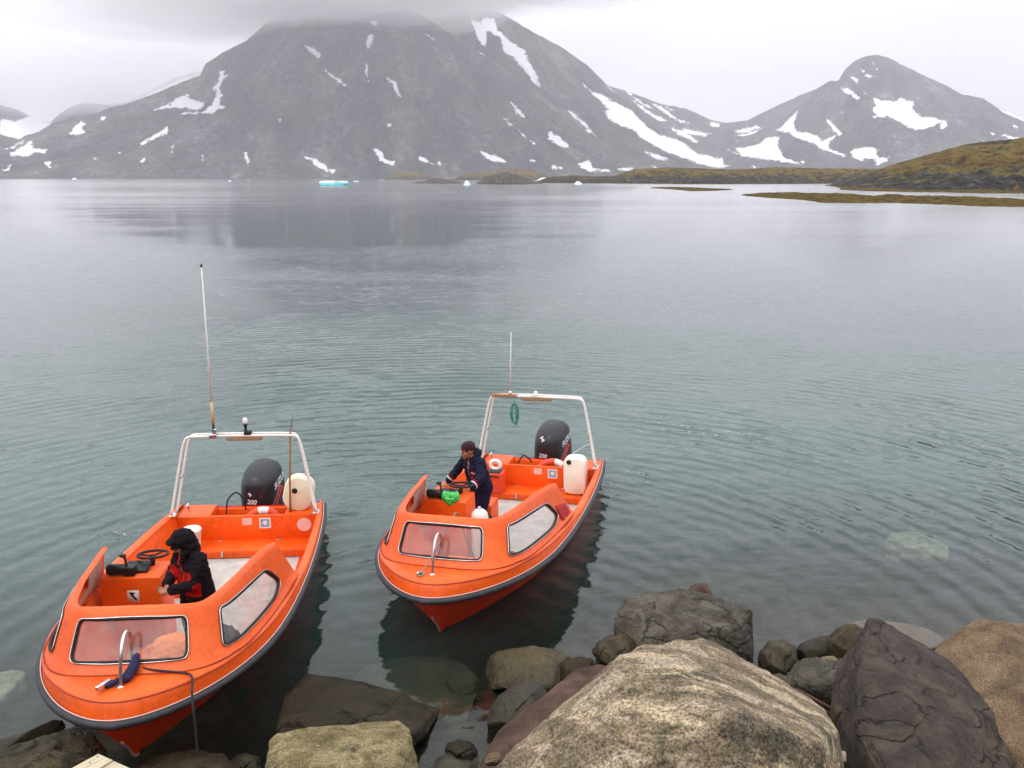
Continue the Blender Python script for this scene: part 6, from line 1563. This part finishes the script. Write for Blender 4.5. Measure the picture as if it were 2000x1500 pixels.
# rusty bars in the gap
M_rbar = simple('rusty_bar', (.075, .028, .02), .85, var=.5, scale=30, bump=.4, bscale=90)
for k, (a, b, lab) in enumerate((((1552, 1345), (1640, 1392), 'upper reddish rusty bar lying in the gap under the jagged grey stone'), ((1548, 1354), (1636, 1402), 'lower reddish rusty bar lying in the gap under the jagged grey stone'))):
    p, q = at_d(*a, 7.75), at_d(*b, 7.45)
    o = MB().tube([p, (p + q) / 2, q], .015, 8).build('rusty_bar', M_rbar); tag(o, lab, 'bar', 'rusty bars between the rocks')
# planks of the landing at the bottom left
M_plank, N, L, P = new_mat('pale_weathered_plank')
_v = coords(N, L, (3, 40, 40)); _n = noise(N, L, 1.0, _v, 6, .65, .6); _r = ramp(N, [(.3, (.26, .21, .13)), (.5, (.50, .44, .31)), (.7, (.62, .56, .43))]); L.new(_n, _r.inputs['Fac'])
_k = noise(N, L, 9, coords(N, L), 4, .7); _kr = ramp(N, [(.32, (.45, .40, .36)), (.42, (1, 1, 1))]); L.new(_k, _kr.inputs['Fac'])
L.new(mixc(N, L, .8, _r.outputs['Color'], _kr.outputs['Color'], 'MULTIPLY'), P.inputs['Base Color']); P.inputs['Roughness'].default_value = .8
_b = nd(N, 'ShaderNodeBump', Strength=.5, Distance=.01); L.new(_n, _b.inputs['Height']); L.new(_b.outputs[0], P.inputs['Normal'])
def plank(pts, label):
    z0 = 1.0
    A = [at_z(u, v, z0) for u, v in pts]; c = sum(A) / 4; bm = bmesh.new()
    ex = Vector(A[1] - A[0]).normalized(); ang = math.atan2(ex.y, ex.x)
    Ri = Matrix.Rotation(-ang, 4, 'Z')
    vs = [bm.verts.new(Ri @ (Vector(p - c))) for p in A]; f = bm.faces.new(vs)
    r = bmesh.ops.extrude_face_region(bm, geom=[f]); bmesh.ops.translate(bm, verts=[g for g in r['geom'] if isinstance(g, bmesh.types.BMVert)], vec=(0, 0, -.045))
    bmesh.ops.recalc_face_normals(bm, faces=bm.faces); bmesh.ops.bevel(bm, geom=list(bm.edges), offset=.005, segments=2, affect='EDGES')
    me = bpy.data.meshes.new('plank'); bm.to_mesh(me); bm.free(); o = link('plank', me, M_plank, smooth=False); o.location = c; o.rotation_euler = (0, 0, ang)
    tag(o, label, 'plank', 'planks of the landing')
    for (u, v) in ([(190, 1478), (176, 1490)] if pts[0][0] < 150 else [(232, 1488)]):
        p = at_z(u, v, z0); h = MB().tube([p + np.array([0, 0, -.004]), p + np.array([0, 0, .002])], .006, 8).build('nail_head', M_rust, None)
        h.parent = o; h.matrix_parent_inverse = (Matrix.Translation(c) @ Matrix.Rotation(ang, 4, 'Z')).inverted()
plank([(60, 1543), (192, 1471), (221, 1484), (100, 1560)], 'left pale weathered plank end of the landing below the near bow')
plank([(104, 1562), (223, 1485.5), (262, 1503), (150, 1590)], 'right pale weathered plank end of the landing, lying against the left plank')
bpy.context.view_layer.update()

# flecks of foam on the water
def foam(label_kind, spots, seed):
    rf = np.random.RandomState(seed); b = MB()
    for (u, v, su, sv, n, r) in spots:
        for _ in range(n):
            p = at_z(u + rf.normal() * su, v + rf.normal() * sv, .0); k = rf.randint(5, 9); rr = r * rf.uniform(.35, 1.3); a0 = rf.uniform(0, 6.28)
            wz = float(waves(np.array([p[0]]), np.array([p[1]]))[0]) + .010
            V = [(p[0] + rr * rf.uniform(.6, 1.5) * 1.6 * math.cos(a0 + 6.283 * i / k), p[1] + rr * rf.uniform(.6, 1.2) * math.sin(a0 + 6.283 * i / k), wz) for i in range(k)] + [(p[0], p[1], wz + .004)]
            b.add(V, [(i, (i + 1) % k, k) for i in range(k)])
    return tag(b.build('foam', M_foam, smooth=False), kind='stuff')
M_foam = simple('sea_foam', (.34, .35, .35), .7, var=.2)
foam('', [(235, 1043, 9, 2, 12, .013), (205, 1047, 14, 2, 6, .008), (270, 1037, 8, 1, 5, .010), (1180, 980, 12, 3, 6, .010)], 3)
